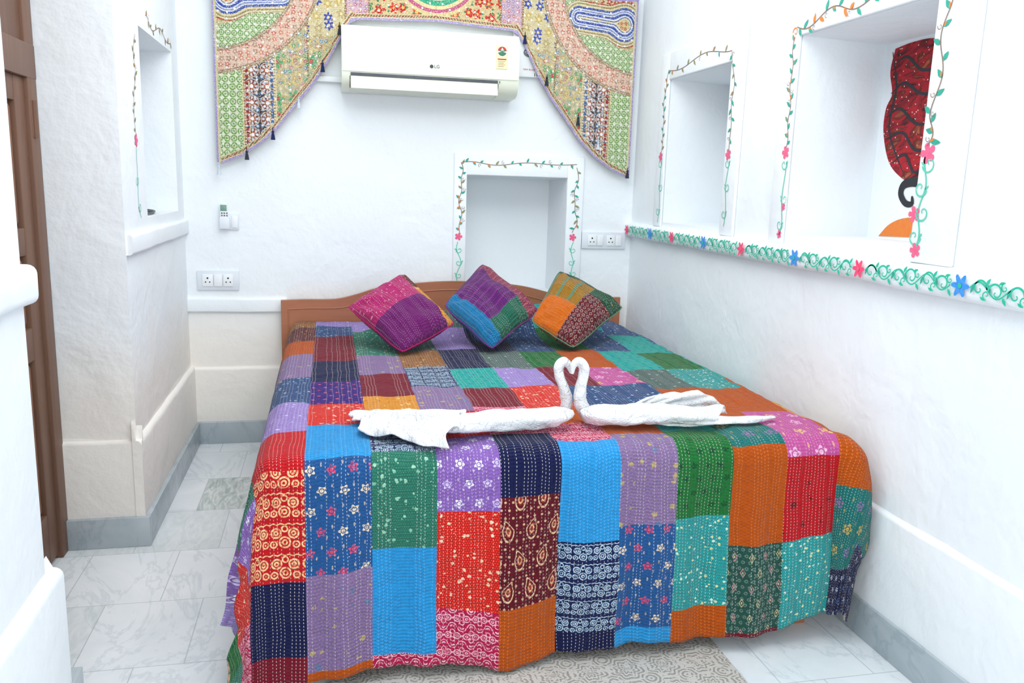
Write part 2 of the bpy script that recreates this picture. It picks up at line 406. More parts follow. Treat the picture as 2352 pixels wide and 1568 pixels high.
for i,y in enumerate(ext):
    P.flower(y,1.151,.033 if i%2 else .031,5 if i%2 else 7,6,True,6 if i%2 else 4)
rr_=random.Random(3)
for a,b in zip(ext,ext[1:]):
    L=a-b; n=max(2,round(L/.07)); y0=a-.034; y1=b+.034; st=(y0-y1)/n
    for k in range(n):
        yc=y0-st*(k+.5)+rr_.uniform(-.004,.004); sg=1 if k%2 else -1
        P.spiral(yc,1.15+rr_.uniform(-.003,.003),0 if sg>0 else PI,.026,sg,.0062,6)
        P.spiral(yc-st*.42,1.15+sg*.012,PI/2*sg,.013,-sg,.0045,6)
        P.leaf(yc+st*.3,1.15-sg*.01,sg*1.2,.026,.010,1); P.leaf(yc-st*.35,1.15-sg*.012,-sg*2.2,.024,.010,6); P.leaf(yc-st*.1,1.15+sg*.018,sg*2.6,.018,.007,6)
    P.ribbon([(y0-(y0-y1)*t/40,1.15+.018*math.sin(t/40*PI*n)) for t in range(41)],.0042,6)
struct(P.done('trim_14',None))
XM=XR+DR
M_TUR=NM('turban_paint',.7)
ob=M_TUR.tc.outputs['Object']; x,y,z=M_TUR.sep(ob)
wv=M_TUR.noise(M_TUR.comb(0.,M_TUR.m_('MULTIPLY',y,2.),M_TUR.m_('ADD',M_TUR.m_('MULTIPLY',z,5.),y)),4,3,.5,1.5)
c=M_TUR.ramp(wv,[(.34,lin('#3a1418')),(.43,lin('#8a1420')),(.52,lin('#b81a28')),(.60,lin('#5a1c18')),(.70,lin('#b0583a'))])
vo=M_TUR.nt.nodes.new('ShaderNodeTexVoronoi'); vo.inputs['Scale'].default_value=60; M_TUR.nt.links.new(ob,vo.inputs['Vector'])
c=M_TUR.mix(M_TUR.m_('LESS_THAN',vo.outputs[0],.15),c,lin('#f3d8d0')); M_TUR.col(c)
gm=lambda *L:[(lambda w:(w.y,w.z))(onX(u,v,XM)) for u,v in L]
b=MB(); fm=lambda p,q,l:(XM-.001-l,p,q)
def fill(pts,l,mi):
    pts=[(p.x,p.y) for p in cat([Vector((a,c,0)) for a,c in pts+[pts[0]]],5)][:-1]; cx=sum(p[0] for p in pts)/len(pts); cy=sum(p[1] for p in pts)/len(pts); n=len(pts)
    b.add([fm(cx,cy,l)]+[fm(p[0],p[1],l) for p in pts],[(0,i+1,(i+1)%n+1) for i in range(n)],mi)
fill(gm((2058,112),(2100,96),(2150,88),(2200,110),(2215,200),(2190,300),(2150,380),(2095,416),(2062,400),(2040,365),(2030,300),(2036,250),(2050,215),(2046,165)),.001,0)
fill(gm((2018,542),(2045,514),(2085,500),(2150,505),(2200,530),(2205,545),(2110,545)),.001,1)
PP=Paint(fm)
for L_ in (((2055,150),(2085,130),(2120,160),(2170,150)),((2048,215),(2080,190),(2120,215),(2190,200)),((2036,270),(2070,250),(2110,285),(2190,270)),((2034,320),(2075,305),(2105,345),(2165,330)),((2050,375),(2080,355),(2100,395),(2130,380)),((2052,120),(2060,200),(2044,300),(2080,410))):
    PP.ribbon([(p.x,p.y) for p in cat([Vector((a,c,0)) for a,c in gm(*L_)],8)],lambda t:.003+.009*math.sin(PI*t),2)
mo=gm((2140,432),(2105,418),(2078,424),(2070,445),(2080,466),(2095,468),(2096,450))
PP.ribbon([(p.x,p.y) for p in cat([Vector((a,c,0)) for a,c in mo],6)],lambda t:.03*(1-t)**.5+.006,2)
b.add(PP.b.v,PP.b.f,2)
o=b.build('painted_mural',[M_TUR.m,M_ORGP,M_BLACK],smooth=False,fixn=False)
tag(o,'wall painting of a red turban and curled black moustache inside the large right niche','wall painting')
# ---------------------------------------------------------------- door on the left
d=thing('door_1','brown wooden panelled door seen edge-on behind the near left wall','door',(XD,2.7,0)); d['kind']='structure'
b=MB(); b.box(XD,-.952,3.06,3.145,0,2.45,.004); b.box(XD,-.952,2.13,2.2,0,2.45,.004); b.box(XD,-.950,2.13,3.145,1.67,1.78,.004); b.build('door_frame',M_DOOR,d)
b=MB()
for y0,y1 in ((2.2,2.29),(2.58,2.68),(2.97,3.06)): b.box(XD,-.965,y0,y1,.02,1.67,.004)
for z0,z1 in ((.02,.2),(.75,.86),(1.1,1.19),(1.59,1.67)): b.box(XD,-.967,2.2,3.06,z0,z1,.003)
lf=b.build('door_leaf',M_DOOR,d)
for y0,y1 in ((2.3,2.57),(2.69,2.96)):
    for z0,z1 in ((.21,.74),(.87,1.09),(1.2,1.58)): MB().box(XD,-.975,y0,y1,z0,z1,.012).build('door_panel',M_DOORP,lf)
b=MB(); b.box(XD,-.962,2.2,3.06,1.78,2.45,.004); b.build('transom',M_DOOR,d)
b=MB(); b.tube([(-.949,3.09,1.48),(-.949,3.09,1.6)],[.009]*2); b.box(-.957,-.950,3.07,3.11,1.48,1.6,.002); b.build('hinge',M_DOOR,d)
hp=onY(78,150,YBLK-.004)
b=MB(); b.tube([(hp.x,YBLK,hp.z),(hp.x,YBLK-.03,hp.z),(hp.x,YBLK-.035,hp.z+.015)],[.004,.003,.002],seg=8)
tag(b.build('wall_hook',M_STEEL),'small rusty nail hook beside the top of the brown door','hook')
# ---------------------------------------------------------------- bed
X0,X1=-.2,1.56; YF=2.12; ZT=.65; YH=4.33
bed=thing('double_bed','wooden double bed with low curved brown headboard against the back wall','bed',((X0+X1)/2,3.2,0))
hp=[]
for u,v in ((645,690),(700,688),(770,687),(820,676),(870,661),(940,652),(1035,646),(1130,650),(1200,657),(1262,672),(1300,683),(1360,684),(1425,683)):
    w=onY(u,v,YH); hp.append((w.x,w.z))
hx0,hx1=hp[0][0],hp[-1][0]
sm=[(p.x,p.y) for p in cat([Vector((a,c,0)) for a,c in hp],5)]
f=lambda p,q,dd:(p,YH+dd,q)
hb=MB().prism([(hx0,.0)]+sm+[(hx1,.0)],f,.028).build('headboard',M_HEAD,bed)
b=MB(); ins=[(x*.96+.026,z-.045) for x,z in sm]
b.tube([Vector((x,YH,z)) for x,z in ins],[.0035]*len(ins),seg=8); b.tube([Vector((ins[0][0],YH,z)) for z in (.3,ins[0][1])],[.0035]*2,seg=8); b.tube([Vector((ins[-1][0],YH,z)) for z in (.3,ins[-1][1])],[.0035]*2,seg=8)
b.build('headboard_moulding',M_HEAD,hb)
MB().box(X0+.04,X1-.04,YF+.06,YH-.01,.18,.36,.01).build('bed_frame',M_HEAD,bed)
for xx in (X0+.06,X1-.12):
    for yy in (YF+.08,YH-.14): MB().box(xx,xx+.06,yy,yy+.06,0,.18,.004).build('leg',M_HEAD,bed)
MB().box(X0+.03,X1-.03,YF+.04,YH-.015,.36,.625,.03,3).build('mattress',pm('mattress_ticking','#dcd8cc',None,30,.8),bed)
# ---------------------------------------------------------------- kantha patch materials
def kantha(name,base,kind='solid',c2='#ffffff',c3='#e8c060',size=.05,stitch='#f0e6e0',sa=.48,wd=1.):
    n=NM(name,.85,.1)
    try: n.b.inputs['Sheen Weight'].default_value=.12; n.b.inputs['Sheen Roughness'].default_value=.5
    except Exception: pass
    uv=n.tc.outputs['UV']; u0,v0,_=n.sep(uv)
    nz=n.noise(uv,60,2)
    wob=n.m_('MULTIPLY',n.m_('SUBTRACT',n.noise(uv,9,1),.5),.012)
    u=n.m_('ADD',u0,wob); v=v0
    b0=lin(base); b1=tuple(x*.66 for x in b0[:3])+(1,)
    cl=n.mix(nz,b0,b1)
    fade=n.ramp(n.noise(uv,120,1),[(.36,(.25,.25,.25,1)),(.5,(.92,.92,.92,1))])
    def cell(sz,brick=True,su=1.):
        vv=n.m_('DIVIDE',v0,sz); iv=n.m_('FLOOR',vv)
        uu=n.m_('DIVIDE',u0,sz*su)
        if brick: uu=n.m_('ADD',uu,n.m_('MULTIPLY',n.m_('MODULO',n.m_('ABSOLUTE',iv),2.),.5))
        fu=n.m_('SUBTRACT',n.m_('FRACT',uu),.5); fv=n.m_('SUBTRACT',n.m_('FRACT',vv),.5)
        wn=n.nt.nodes.new('ShaderNodeTexWhiteNoise'); wn.noise_dimensions='2D'; n.put(wn.inputs['Vector'],n.comb(n.m_('FLOOR',uu),iv))
        return fu,fv,wn.outputs[0]
    def dist(a,b_): return n.m_('SQRT',n.m_('ADD',n.m_('MULTIPLY',a,a),n.m_('MULTIPLY',b_,b_)))
    def ring(dd,r,w): return n.m_('LESS_THAN',n.m_('ABSOLUTE',n.m_('SUBTRACT',dd,r)),w*wd)
    def lay(mk,c_):
        return n.mix(n.m_('MULTIPLY',mk,fade),cl,c_)
    if kind in('flower','bigflower'):
        fu,fv,rd=cell(size)
        fu=n.m_('ADD',fu,n.m_('MULTIPLY',n.m_('SUBTRACT',rd,.5),.18))
        rr=dist(fu,fv); th=n.m_('ARCTAN2',fv,fu)
        R=n.m_('ADD',.20,n.m_('MULTIPLY',n.m_('COSINE',n.m_('ADD',n.m_('MULTIPLY',th,5.),n.m_('MULTIPLY',rd,6.))),.05))
        mk=n.m_('LESS_THAN',rr,R); which=n.m_('GREATER_THAN',rd,.5)
        cl=lay(mk,n.mix(which,lin(c2),lin(c3)))
        cl=n.mix(ring(rr,.11,.02),cl,b1)
        gu,gv,r2=cell(size*.5); mk2=n.m_('MULTIPLY',n.m_('LESS_THAN',dist(n.m_('MULTIPLY',gu,2.4),gv),.2),n.m_('GREATER_THAN',rr,.36))
        cl=lay(n.m_('MULTIPLY',mk2,.55),lin(c2))
    elif kind=='scroll':
        fu,fv,rd=cell(size,True); au=n.m_('ABSOLUTE',fu); av=n.m_('ABSOLUTE',fv)
        d1=dist(n.m_('SUBTRACT',au,.25),fv); d2=dist(au,n.m_('SUBTRACT',av,.5)); d3=dist(fu,fv); d4=dist(n.m_('SUBTRACT',au,.5),n.m_('SUBTRACT',av,.22))
        mk=ring(d1,.17,.035)
        for x in (ring(d1,.06,.03),ring(d2,.22,.03),ring(d2,.08,.05),n.m_('LESS_THAN',d3,.06),ring(d4,.12,.03)): mk=n.m_('MAXIMUM',mk,x)
        cl=lay(mk,lin(c2))
    elif kind=='paisley':
        fu,fv,rd=cell(size,True,.8); sgn=n.m_('SIGN',n.m_('SUBTRACT',rd,.5))
        hu=n.m_('SUBTRACT',fu,n.m_('MULTIPLY',n.m_('MULTIPLY',n.m_('POWER',n.m_('MAXIMUM',n.m_('ADD',fv,.1),0.),2.),.9),sgn))
        tw=n.m_('ADD',1.5,n.m_('MULTIPLY',n.m_('MAXIMUM',fv,0.),5.))
        dd=dist(n.m_('MULTIPLY',hu,tw),n.m_('ADD',fv,.05))
        cl=lay(ring(dd,.33,.035),lin(c2)); cl=lay(n.m_('LESS_THAN',dd,.2),lin(c3)); cl=lay(ring(dd,.12,.03),lin(c2))
        gu,gv,r3=cell(size*.25); cl=n.mix(n.m_('MULTIPLY',n.m_('MULTIPLY',n.m_('LESS_THAN',dist(gu,gv),.17),n.m_('GREATER_THAN',dd,.4)),.7),cl,lin(c2))
    elif kind=='band':
        fu,fv,rd=cell(size,False); au=n.m_('ABSOLUTE',fu)
        d1=dist(n.m_('SUBTRACT',au,.28),n.m_('SUBTRACT',fv,.16)); d3=dist(fu,n.m_('ADD',fv,.14)); d5=dist(n.m_('SUBTRACT',au,.36),n.m_('ADD',fv,.2)); d6=dist(fu,n.m_('SUBTRACT',fv,.3))
        mk=ring(d1,.15,.034)
        for x in (ring(d1,.06,.032),ring(d3,.17,.032),ring(d3,.07,.032),ring(d5,.10,.03),n.m_('LESS_THAN',d5,.035),ring(d6,.09,.03)): mk=n.m_('MAXIMUM',mk,x)
        th=n.m_('MULTIPLY',n.m_('COSINE',n.m_('MULTIPLY',fu,25.)),.02)
        zz=n.m_('ABSOLUTE',n.m_('SUBTRACT',n.m_('ADD',fv,th),.45)); mk=n.m_('MAXIMUM',mk,n.m_('LESS_THAN',zz,.022))
        cl=lay(mk,lin(c2))
    elif kind=='small':
        vo=n.nt.nodes.new('ShaderNodeTexVoronoi'); vo.inputs['Scale'].default_value=1/size; vo.inputs['Randomness'].default_value=.8; n.put(vo.inputs['Vector'],n.comb(u0,v0))
        r_,g_,b_=n.sep(vo.outputs['Color'])
        irr=n.m_('ADD',vo.outputs['Distance'],n.m_('MULTIPLY',n.m_('SUBTRACT',n.noise(uv,160,1),.5),.45))
        mk=n.m_('LESS_THAN',irr,.25)
        cl=n.mix(n.m_('MULTIPLY',mk,.85),cl,n.mix(n.m_('GREATER_THAN',r_,.55),lin(c2),lin(c3)))
        fu,fv,rd=cell(size*.33); cl=n.mix(n.m_('MULTIPLY',n.m_('LESS_THAN',dist(fu,fv),.15),.4),cl,lin(c2))
    elif kind=='dots':
        fu,fv,rd=cell(size); cl=lay(n.m_('LESS_THAN',dist(fu,fv),.15),lin(c2))
        fu,fv,rd=cell(size*.5); cl=n.mix(n.m_('MULTIPLY',n.m_('LESS_THAN',dist(fu,fv),.1),.6),cl,lin(c3))
    elif kind=='diamond':
        fu,fv,rd=cell(size); dd=n.m_('ADD',n.m_('MULTIPLY',n.m_('ABSOLUTE',fu),1.9),n.m_('ABSOLUTE',fv))
        cl=lay(ring(dd,.27,.045),n.mix(n.m_('GREATER_THAN',rd,.5),lin(c2),lin(c3)))
        cl=lay(n.m_('LESS_THAN',dd,.1),lin(c3))
        fu,fv,rd=cell(size*.4); cl=n.mix(n.m_('MULTIPLY',ring(dist(fu,fv),.2,.08),.35),cl,lin('#8fb0a0'))
    elif kind=='stripe':
        cl=n.mix(n.m_('MULTIPLY',n.m_('LESS_THAN',n.m_('FRACT',n.m_('DIVIDE',v0,size)),.22),.7),cl,lin(c2))
        cl=n.mix(n.m_('LESS_THAN',n.m_('ABSOLUTE',n.m_('SUBTRACT',n.m_('FRACT',n.m_('DIVIDE',v0,size)),.3)),.03),cl,lin(c3))
    elif kind=='ikat':
        z=n.noise(n.comb(n.m_('MULTIPLY',u0,3.),v0,0.),40,2,.6,.3)
        cl=n.mix(n.m_('GREATER_THAN',z,.52),cl,lin(c2)); fu,fv,rd=cell(size); dd=n.m_('ADD',n.m_('ABSOLUTE',fu),n.m_('ABSOLUTE',fv)); cl=lay(ring(dd,.33,.055),lin(c3))
    uu=n.m_('DIVIDE',u,.0105); row=n.m_('FLOOR',uu); fr_=n.m_('ABSOLUTE',n.m_('SUBTRACT',n.m_('FRACT',uu),.5))
    wn=n.nt.nodes.new('ShaderNodeTexWhiteNoise'); wn.noise_dimensions='1D'; n.put(wn.inputs['W'],row)
    ph=n.m_('ADD',n.m_('DIVIDE',v,.0098),n.m_('MULTIPLY',wn.outputs[0],5.))
    dash=n.m_('LESS_THAN',n.m_('FRACT',ph),.46)
    keep=n.m_('GREATER_THAN',n.m_('FRACT',n.m_('MULTIPLY',wn.outputs[0],7.31)),.25)
    st=n.m_('MULTIPLY',n.m_('MULTIPLY',n.m_('LESS_THAN',fr_,.08),dash),keep)
    cl=n.mix(n.m_('MULTIPLY',st,sa),cl,lin(stitch))
    n.col(cl)
    puck=n.m_('MULTIPLY',n.m_('SINE',n.m_('MULTIPLY',ph,2*PI)),.35)
    lh=n.m_('MULTIPLY',n.m_('SUBTRACT',.5,fr_),-1.)
    h=n.m_('ADD',n.m_('ADD',lh,puck),n.m_('MULTIPLY',n.noise(uv,26,2),3.8))
    n.bump(h,.75,.0048)
    return n.m
K={}
def k_(key,*a,**kw): K[key]=kantha('quilt_'+key,*a,**kw)
k_('ltblue','#2c9ce0',sa=.35,stitch='#a8d8f4'); k_('blueflower','#255a98','flower','#efd9b8','#dc4a68',.056)
k_('greenfl','#2c7864','small','#8fc8ac','#a8d8bc',.020); k_('violet','#9068bc','flower','#f0ecfa','#d8c8f0',.056)
k_('redfl','#dc1c14','small','#f0ceaa','#f4e0c0',.020); k_('redscroll','#c8161e','band','#f4cc92',size=.082,wd=.85)
k_('red','#c8121c','solid'); k_('navy','#121a48',sa=.6); k_('navyscroll','#142254','band','#b8d4e8',size=.056,wd=.85)
k_('maroonscroll','#641020','paisley','#e4bc94','#a03820',size=.085); k_('maroon','#7c1028',sa=.6)
k_('lilac','#8c72a2','small','#b8a468','#50789a',.032); k_('green','#1e7436','flower','#0e4424','#0d3a2e',.042)
k_('tealfl','#149c9e','small','#e8dfa0','#dcecdc',.016); k_('orange','#c0540e','solid',stitch='#e8a468'); k_('dkgreen','#265248','diamond','#d890a0','#d8c490',.048)
k_('redflower','#c4121e','small','#5a0c18','#3a0c14',.042); k_('crimson','#c01850','scroll','#f2bccc',size=.05,wd=.85)
k_('teal','#187672','bigflower','#c8a850','#8a68a0',.085); k_('pink','#cc5aa2','bigflower','#ecc868','#f0b8d8',.085)
k_('lavender','#a088ce','small','#d8ccf0','#8a66c0',.02); k_('yellow','#e09226','small','#f4d490','#b86414',.024)
k_('turq','#1aaea4','flower','#0e8078','#1d6a90',.04); k_('grey','#546a66','small','#a8bcac','#34463e',.024)
k_('brown','#96602e','small','#dcb880','#402818',.022); k_('indigo','#381678','dots','#d0607a','#6644a8',.04)
k_('navyprint','#21467c','small','#c4d8e6','#84b4d4',.02); k_('maroonprint','#5c1824','small','#c89868','#a06450',.02)
k_('magenta','#b81c6c','small','#e890b4','#dc98bc',.014); k_('purple','#74206e','solid',sa=.3)
k_('plum','#642470','stripe','#7c3086','#541c56',.04,sa=.25); k_('skyblue','#1e7eb4','solid',sa=.25); k_('seagreen','#246650','stripe','#2e7c66','#184a3e',.012); k_('rosebrown','#8c3450','stripe','#aa5668','#702038',.03)
k_('mustard','#aa7a22','stripe','#2e8c7e','#90660f',.075); k_('brightorange','#e07018','solid',stitch='#f4b878'); k_('ikat','#7c202e','ikat','#4c1a26','#ccc0b0',.024)
k_('forest','#24543c','small','#3c7c60','#b09040',.018); k_('navyfl','#181e46','flower','#c4c8dc','#3a60a0',.042)
KN=list(K.keys()); KI={k:i for i,k in enumerate(KN)}
# ---------------------------------------------------------------- quilt
ST=.0125; A0=-.246
def s_top(x,v):
    lo,hi=0,2.6
    for _ in range(30):
        mid=(lo+hi)/2
        if proj(Vector((x,2.147+mid,ZT)))[1]>v: lo=mid
        else: hi=mid
    return lo
def s_front(x,v):
    lo,hi=-.75,0
    for _ in range(30):
        mid=(lo+hi)/2
        if proj(Vector((x,2.11,ZT+mid)))[1]>v: lo=mid
        else: hi=mid
    return lo
COLS={1:[('maroon',1500),('navy',1335),('redscroll',1090),('red',995),('lavender',930),('navyprint',870),('lilac',818),('orange',785),('maroonprint',757),('brown',0)],
2:[('orange',1525),('lilac',1310),('blueflower',1057),('ltblue',980),('redfl',930),('indigo',877),('navy',830),('maroon',775),('navyprint',752),('lavender',0)],
3:[('crimson',1500),('ltblue',1265),('greenfl',1037),('navyscroll',985),('red',950),('yellow',915),('maroon',862),('lilac',820),('greenfl',765),('lavender',0)],
4:[('crimson',1400),('redfl',1170),('violet',1005),('red',945),('lilac',890),('navyscroll',845),('brown',810),('grey',768),('lavender',0)],
5:[('orange',1380),('maroonscroll',1140),('navy',1000),('crimson',935),('maroon',895),('turq',848),('navy',806),('lavender',770),('grey',0)],
6:[('navy',1450),('navyscroll',1240),('ltblue',1015),('crimson',975),('orange',938),('redfl',890),('lavender',848),('grey',810),('navy',745),('orange',0)],
7:[('ltblue',1440),('blueflower',1205),('lilac',998),('orange',960),('navyprint',890),('maroon',845),('green',808),('navyprint',750),('green',0)],
8:[('orange',1400),('tealfl',1190),('green',992),('turq',950),('navyprint',888),('pink',845),('orange',806),('green',770),('turq',0)],
9:[('maroon',1445),('dkgreen',1255),('orange',1030),('teal',972),('orange',895),('grey',853),('turq',808),('navyprint',770),('turq',0)],
10:[('navy',1455),('tealfl',1250),('redflower',1052),('pink',948),('orange',893),('tealfl',850),('green',812),('turq',775),('navyprint',0)],
11:[('navyfl',1330),('teal',1120),('orange',965),('yellow',925),('orange',870),('turq',830),('tealfl',790),('navyprint',0)],
0:[('crimson',1420),('redfl',1270),('violet',1120),('greenfl',1000),('navyscroll',920),('maroonprint',840),('crimson',780),('brown',0)]}
CB={}
for k,L in COLS.items():
    x=A0+.175*(k-.5); x=min(max(x,X0),X1-.03); out=[]
    for key,v in L:
        if v==0: s=9
        else:
            vc=proj(Vector((x,2.147,ZT)))[1]
            s=s_top(x,v) if v<vc else s_front(x,v)
        out.append((round(s/ST)*ST,key))
    CB[k]=out
CB[12]=[(-.35,'navyfl'),(-.12,'teal'),(.3,'orange'),(.6,'tealfl'),(.9,'navyprint'),(1.3,'orange'),(9,'turq')]
CB[-1]=[(-.3,'crimson'),(0,'redfl'),(.27,'violet'),(.5,'redfl'),(.8,'greenfl'),(1.1,'crimson'),(1.4,'lavender'),(9,'navyprint')]
palette=['redfl','violet','green','navy','crimson','ltblue','lilac','orange','greenfl','maroonprint','tealfl','navyprint']
def patch(k,s):
    if k in CB:
        for sb,key in CB[k]:
            if s<sb: return key
        return CB[k][-1][1]
    r=int(math.floor((s+.1*(k%3))/.275)); return palette[(k*7+r*5)%len(palette)] if k>0 else ['redfl','violet','navyprint','green','crimson','orange','navy','lavender','greenfl'][(r*4+k*2+20)%9]
aL=A0-.0125*33; nA=int(round((1.854-aL)/ST)); bL=-.6125; nB=int(round((2.15-bL)/ST))
RR=.06
def arc(dd):
    if dd<=0: return 0,0
    q=RR*PI/2
    if dd<q: return RR*math.sin(dd/RR),RR*(1-math.cos(dd/RR))
    return RR,RR+(dd-q)
def qpos(a,s):
    cx=min(max(a,X0+RR),X1-RR); yc0=YF+RR; s0=yc0-2.147
    dx=0; sx=1
    if a<X0+RR: dx=X0+RR-a; sx=-1
    elif a>X1-RR: dx=a-(X1-RR)
    dy=max(0,s0-s); y=max(2.147+s,yc0)
    th=0
    if dx>0 and dy>0:
        pn=2.6 if sx<0 else 3.6
        Rr=(dx**pn+dy**pn)**(1/pn); L=math.hypot(dx,dy); ux,uy=sx*dx/L,-dy/L; th=math.atan2(dx,dy)
    else:
        Rr=dx+dy; ux,uy=(sx,0) if dx>0 else (0,-1 if dy>0 else 0)
        if dx>0: th=PI/2
    h,dr=arc(Rr)
    hang=max(0,dr-.05); s2=math.sin(2*th) if (th and dy>0) else 0
    if dx>0 and sx>0 and dy==0: fl=.03*math.sin(min(1,hang/.25)*PI)-.02*hang
    elif dx>0 and sx>0:
        fl=.05*hang*(1-s2)+s2*(.05*math.sin(min(1,(dr)/.45)*PI*.8)+.01); h*=1+.45*s2
    elif dx>0 and sx<0:
        e=th/(PI/2); fl=(.05*(1-e)+.17*e*e)*hang
    else: fl=.05*hang
    h+=fl
    w=0
    if hang>0:
        k=min(1,hang/.3)
        ph=a if dy>0 and dx==0 else (s if dy==0 else a+th*.3)
        w=k*(.011*math.sin(2*PI*ph/.42+1.2)+.008*math.sin(2*PI*ph/.23+.4)+.005*math.sin(2*PI*ph/.11))
        w+=k*.018*noise.noise(Vector((a*3,s*3,4)))+k*.009*noise.noise(Vector((a*9,s*6,9)))
        if dx>0 and dy>0 and sx<0: w+=k*.008*math.sin(th*7)
        if dx>0 and sx>0: w*=.3
    h+=w
    z=ZT-dr
    if dx==0 and dy==0 or Rr<.1:
        z+=.007*noise.noise(Vector((a*4,s*4,0)))+.006*noise.noise(Vector((a*11,s*11,3)))+.003*noise.noise(Vector((a*26,s*20,5)))
        bump=.12*math.exp(-((y-4.06)/.17)**2)
        e=min(max((a-.12)/.25,0),1)*min(max((1.5-a)/.2,0),1); e=e*e*(3-2*e)
        bump*=e*(.82+.18*math.cos((a-.35)*2*PI/.75))
        z+=bump
    lifth=.05*max(0,(a-.9)/.7)*min(1,hang/.5) if dy>0 else 0
    z+=lifth+ (.012*math.sin(a*9)+.006*math.sin(a*23))*min(1,hang/.5)
    if z<.012:
        e=.012-z; h+=e*.55; z=.012+.006*(1+math.sin(e*60+a*30))*min(1,e/.03)
    ox,oy=ux*h,uy*h
    if dx>0 and dy>0 and sx<0:
        # the cloth stays flat past the corner before it turns, so the corner hangs square
        e=min(1,max(0,(Rr-.05)/.18)); e=e*e*(3-2*e)
        L=max(.02,h*(1+.12*s2)); nx_=-L*math.tanh(dx/L); ny_=-L*math.tanh(dy/L)
        ox=ox*(1-e)+nx_*e; oy=oy*(1-e)+ny_*e
    px=cx+ox; py=y+oy
    if px>1.612: px=1.612+ (px-1.612)*.05
    return (px,py,z)
b=MB(); b.uv=[]
for j in range(nB+1):
    for i in range(nA+1):
        a=aL+i*ST; s=bL+j*ST; b.v.append(qpos(a,s)); b.uv.append((a,s))
for j in range(nB):
    for i in range(nA):
        o=j*(nA+1)+i; b.f.append((o,o+1,o+nA+2,o+nA+1))
        a=aL+(i+.5)*ST; s=bL+(j+.5)*ST; k=int(math.floor((a-A0)/.175+1e-6))+1
        b.mi.append(KI[patch(k,s)])
verts=b.v[:]
q=b.build('patchwork_quilt',[K[k] for k in KN],smooth=True,fixn=False,angle=180)
mod=q.modifiers.new('thick','SOLIDIFY'); mod.thickness=.005; mod.offset=1
tag(q,'multicoloured hand-stitched patchwork quilt draped over the whole bed to the floor','quilt')
ring=[verts[i] for i in range(nA+1)]
left=[verts[j*(nA+1)] for j in range(nB,-1,-1)]; right=[verts[j*(nA+1)+nA] for j in range(nB+1)]
b=MB(); pts=left[:-1]+ring+right[1:]
bb=[Vector(p)+Vector((0,0,.003*abs(math.sin(i*.9)))) for i,p in enumerate(pts)]
b.tube(bb,[.0035]*len(bb),seg=6)
b.build('hem_edging',pm('hem_thread','#d8b89c','#6a4a40',120,.8),q)
# ---------------------------------------------------------------- cushions
tilt=math.radians(29); NP=Vector((0,-math.sin(tilt),math.cos(tilt)))
def cushion(Lp,Tp,Rp,Bp,rule,keys,label,dz=0):
    p0=Vector((0,3.46,.71+dz)); c=[onP(u,v,p0,NP) for u,v in (Lp,Tp,Rp,Bp)]
    n=40; b=MB(); b.uv=[]; idx={}
    cen=sum(c,Vector())/4
    for side in (1,-1):
        for i in range(n+1):
            for j in range(n+1):
                s=i/n; t=j/n
                edge=i in(0,n) or j in(0,n)
                if side==-1 and edge: idx[(side,i,j)]=idx[(1,i,j)]; continue
                a_=2*s-1; b_=2*t-1
                s2=.5+.5*a_*(1-.03*(1-b_*b_)-.045*abs(b_)**8); t2=.5+.5*b_*(1-.03*(1-a_*a_)-.045*abs(a_)**8)
                p=c[0]*(1-s2)*(1-t2)+c[1]*s2*(1-t2)+c[2]*s2*t2+c[3]*(1-s2)*t2
                th=.076*math.sqrt(max(0,(1-abs(a_)**2.4)*(1-abs(b_)**2.4)))
                cr=0
                for ca,cb in ((-1,-1),(1,-1),(1,1),(-1,1)):
                    dd=math.hypot(a_-ca,b_-cb); an=math.atan2(b_-cb,a_-ca); cr+=.009*math.sin(an*9+cen.x*5)*math.exp(-(dd/.8)**2)
                nz=.018*noise.noise(Vector((s*4,t*4,cen.x*7)))+.006*noise.noise(Vector((s*12,t*12,cen.x*7)))+cr
                e=(1-abs(a_)**4)*(1-abs(b_)**4)
                p=p+NP*(side*(th+nz*min(1,e*2)) + (.012*noise.noise(Vector((a_*1.5,b_*1.5,cen.x*3)))))
                idx[(side,i,j)]=len(b.v); b.v.append(p); b.uv.append((s*.38,t*.38))
        for i in range(n):
            for j in range(n):
                f=[idx[(side,i,j)],idx[(side,i+1,j)],idx[(side,i+1,j+1)],idx[(side,i,j+1)]]
                if side==-1: f=f[::-1]
                b.f.append(tuple(f)); b.mi.append(rule((i+.5)/n,(j+.5)/n))
    root=thing('cushion',label,'cushion',cen-NP*.07,'cushions lined up before the headboard')
    o=b.build('cover',[K[k] for k in keys],root,angle=180)
    seam=[b.v[idx[(1,i,0)]] for i in range(n+1)]+[b.v[idx[(1,n,j)]] for j in range(1,n+1)]+[b.v[idx[(1,i,n)]] for i in range(n-1,-1,-1)]+[b.v[idx[(1,0,j)]] for j in range(n-1,-1,-1)]
    MB().tube(seam,[.003]*len(seam),seg=6).build('piping',K[keys[0]],root)
cushion((796,706),(930,628),(1046,746),(925,812),lambda s,t:(2 if t<.3 else 3) if s>.88 else (0 if t<.5 else 1),['magenta','purple','maroonprint','yellow'],'magenta and purple patchwork cushion on its corner, nearest the left end of the headboard',0)
cushion((1018,705),(1108,604),(1240,712),(1130,804),lambda s,t:2 if s<.18 else (1 if s>.78 else (3 if t>.74 else 0)),['plum','rosebrown','skyblue','seagreen'],'purple cushion with blue and green strips, standing between the other two',.005)
cushion((1218,738),(1285,620),(1434,705),(1316,800),lambda s,t:(1 if s<.40 else (0 if s<.9 else 3)) if t<.60 else (2 if s<.72 else 3),['mustard','brightorange','ikat','forest'],'mustard and orange patchwork cushion on its corner beside the right wall',0)
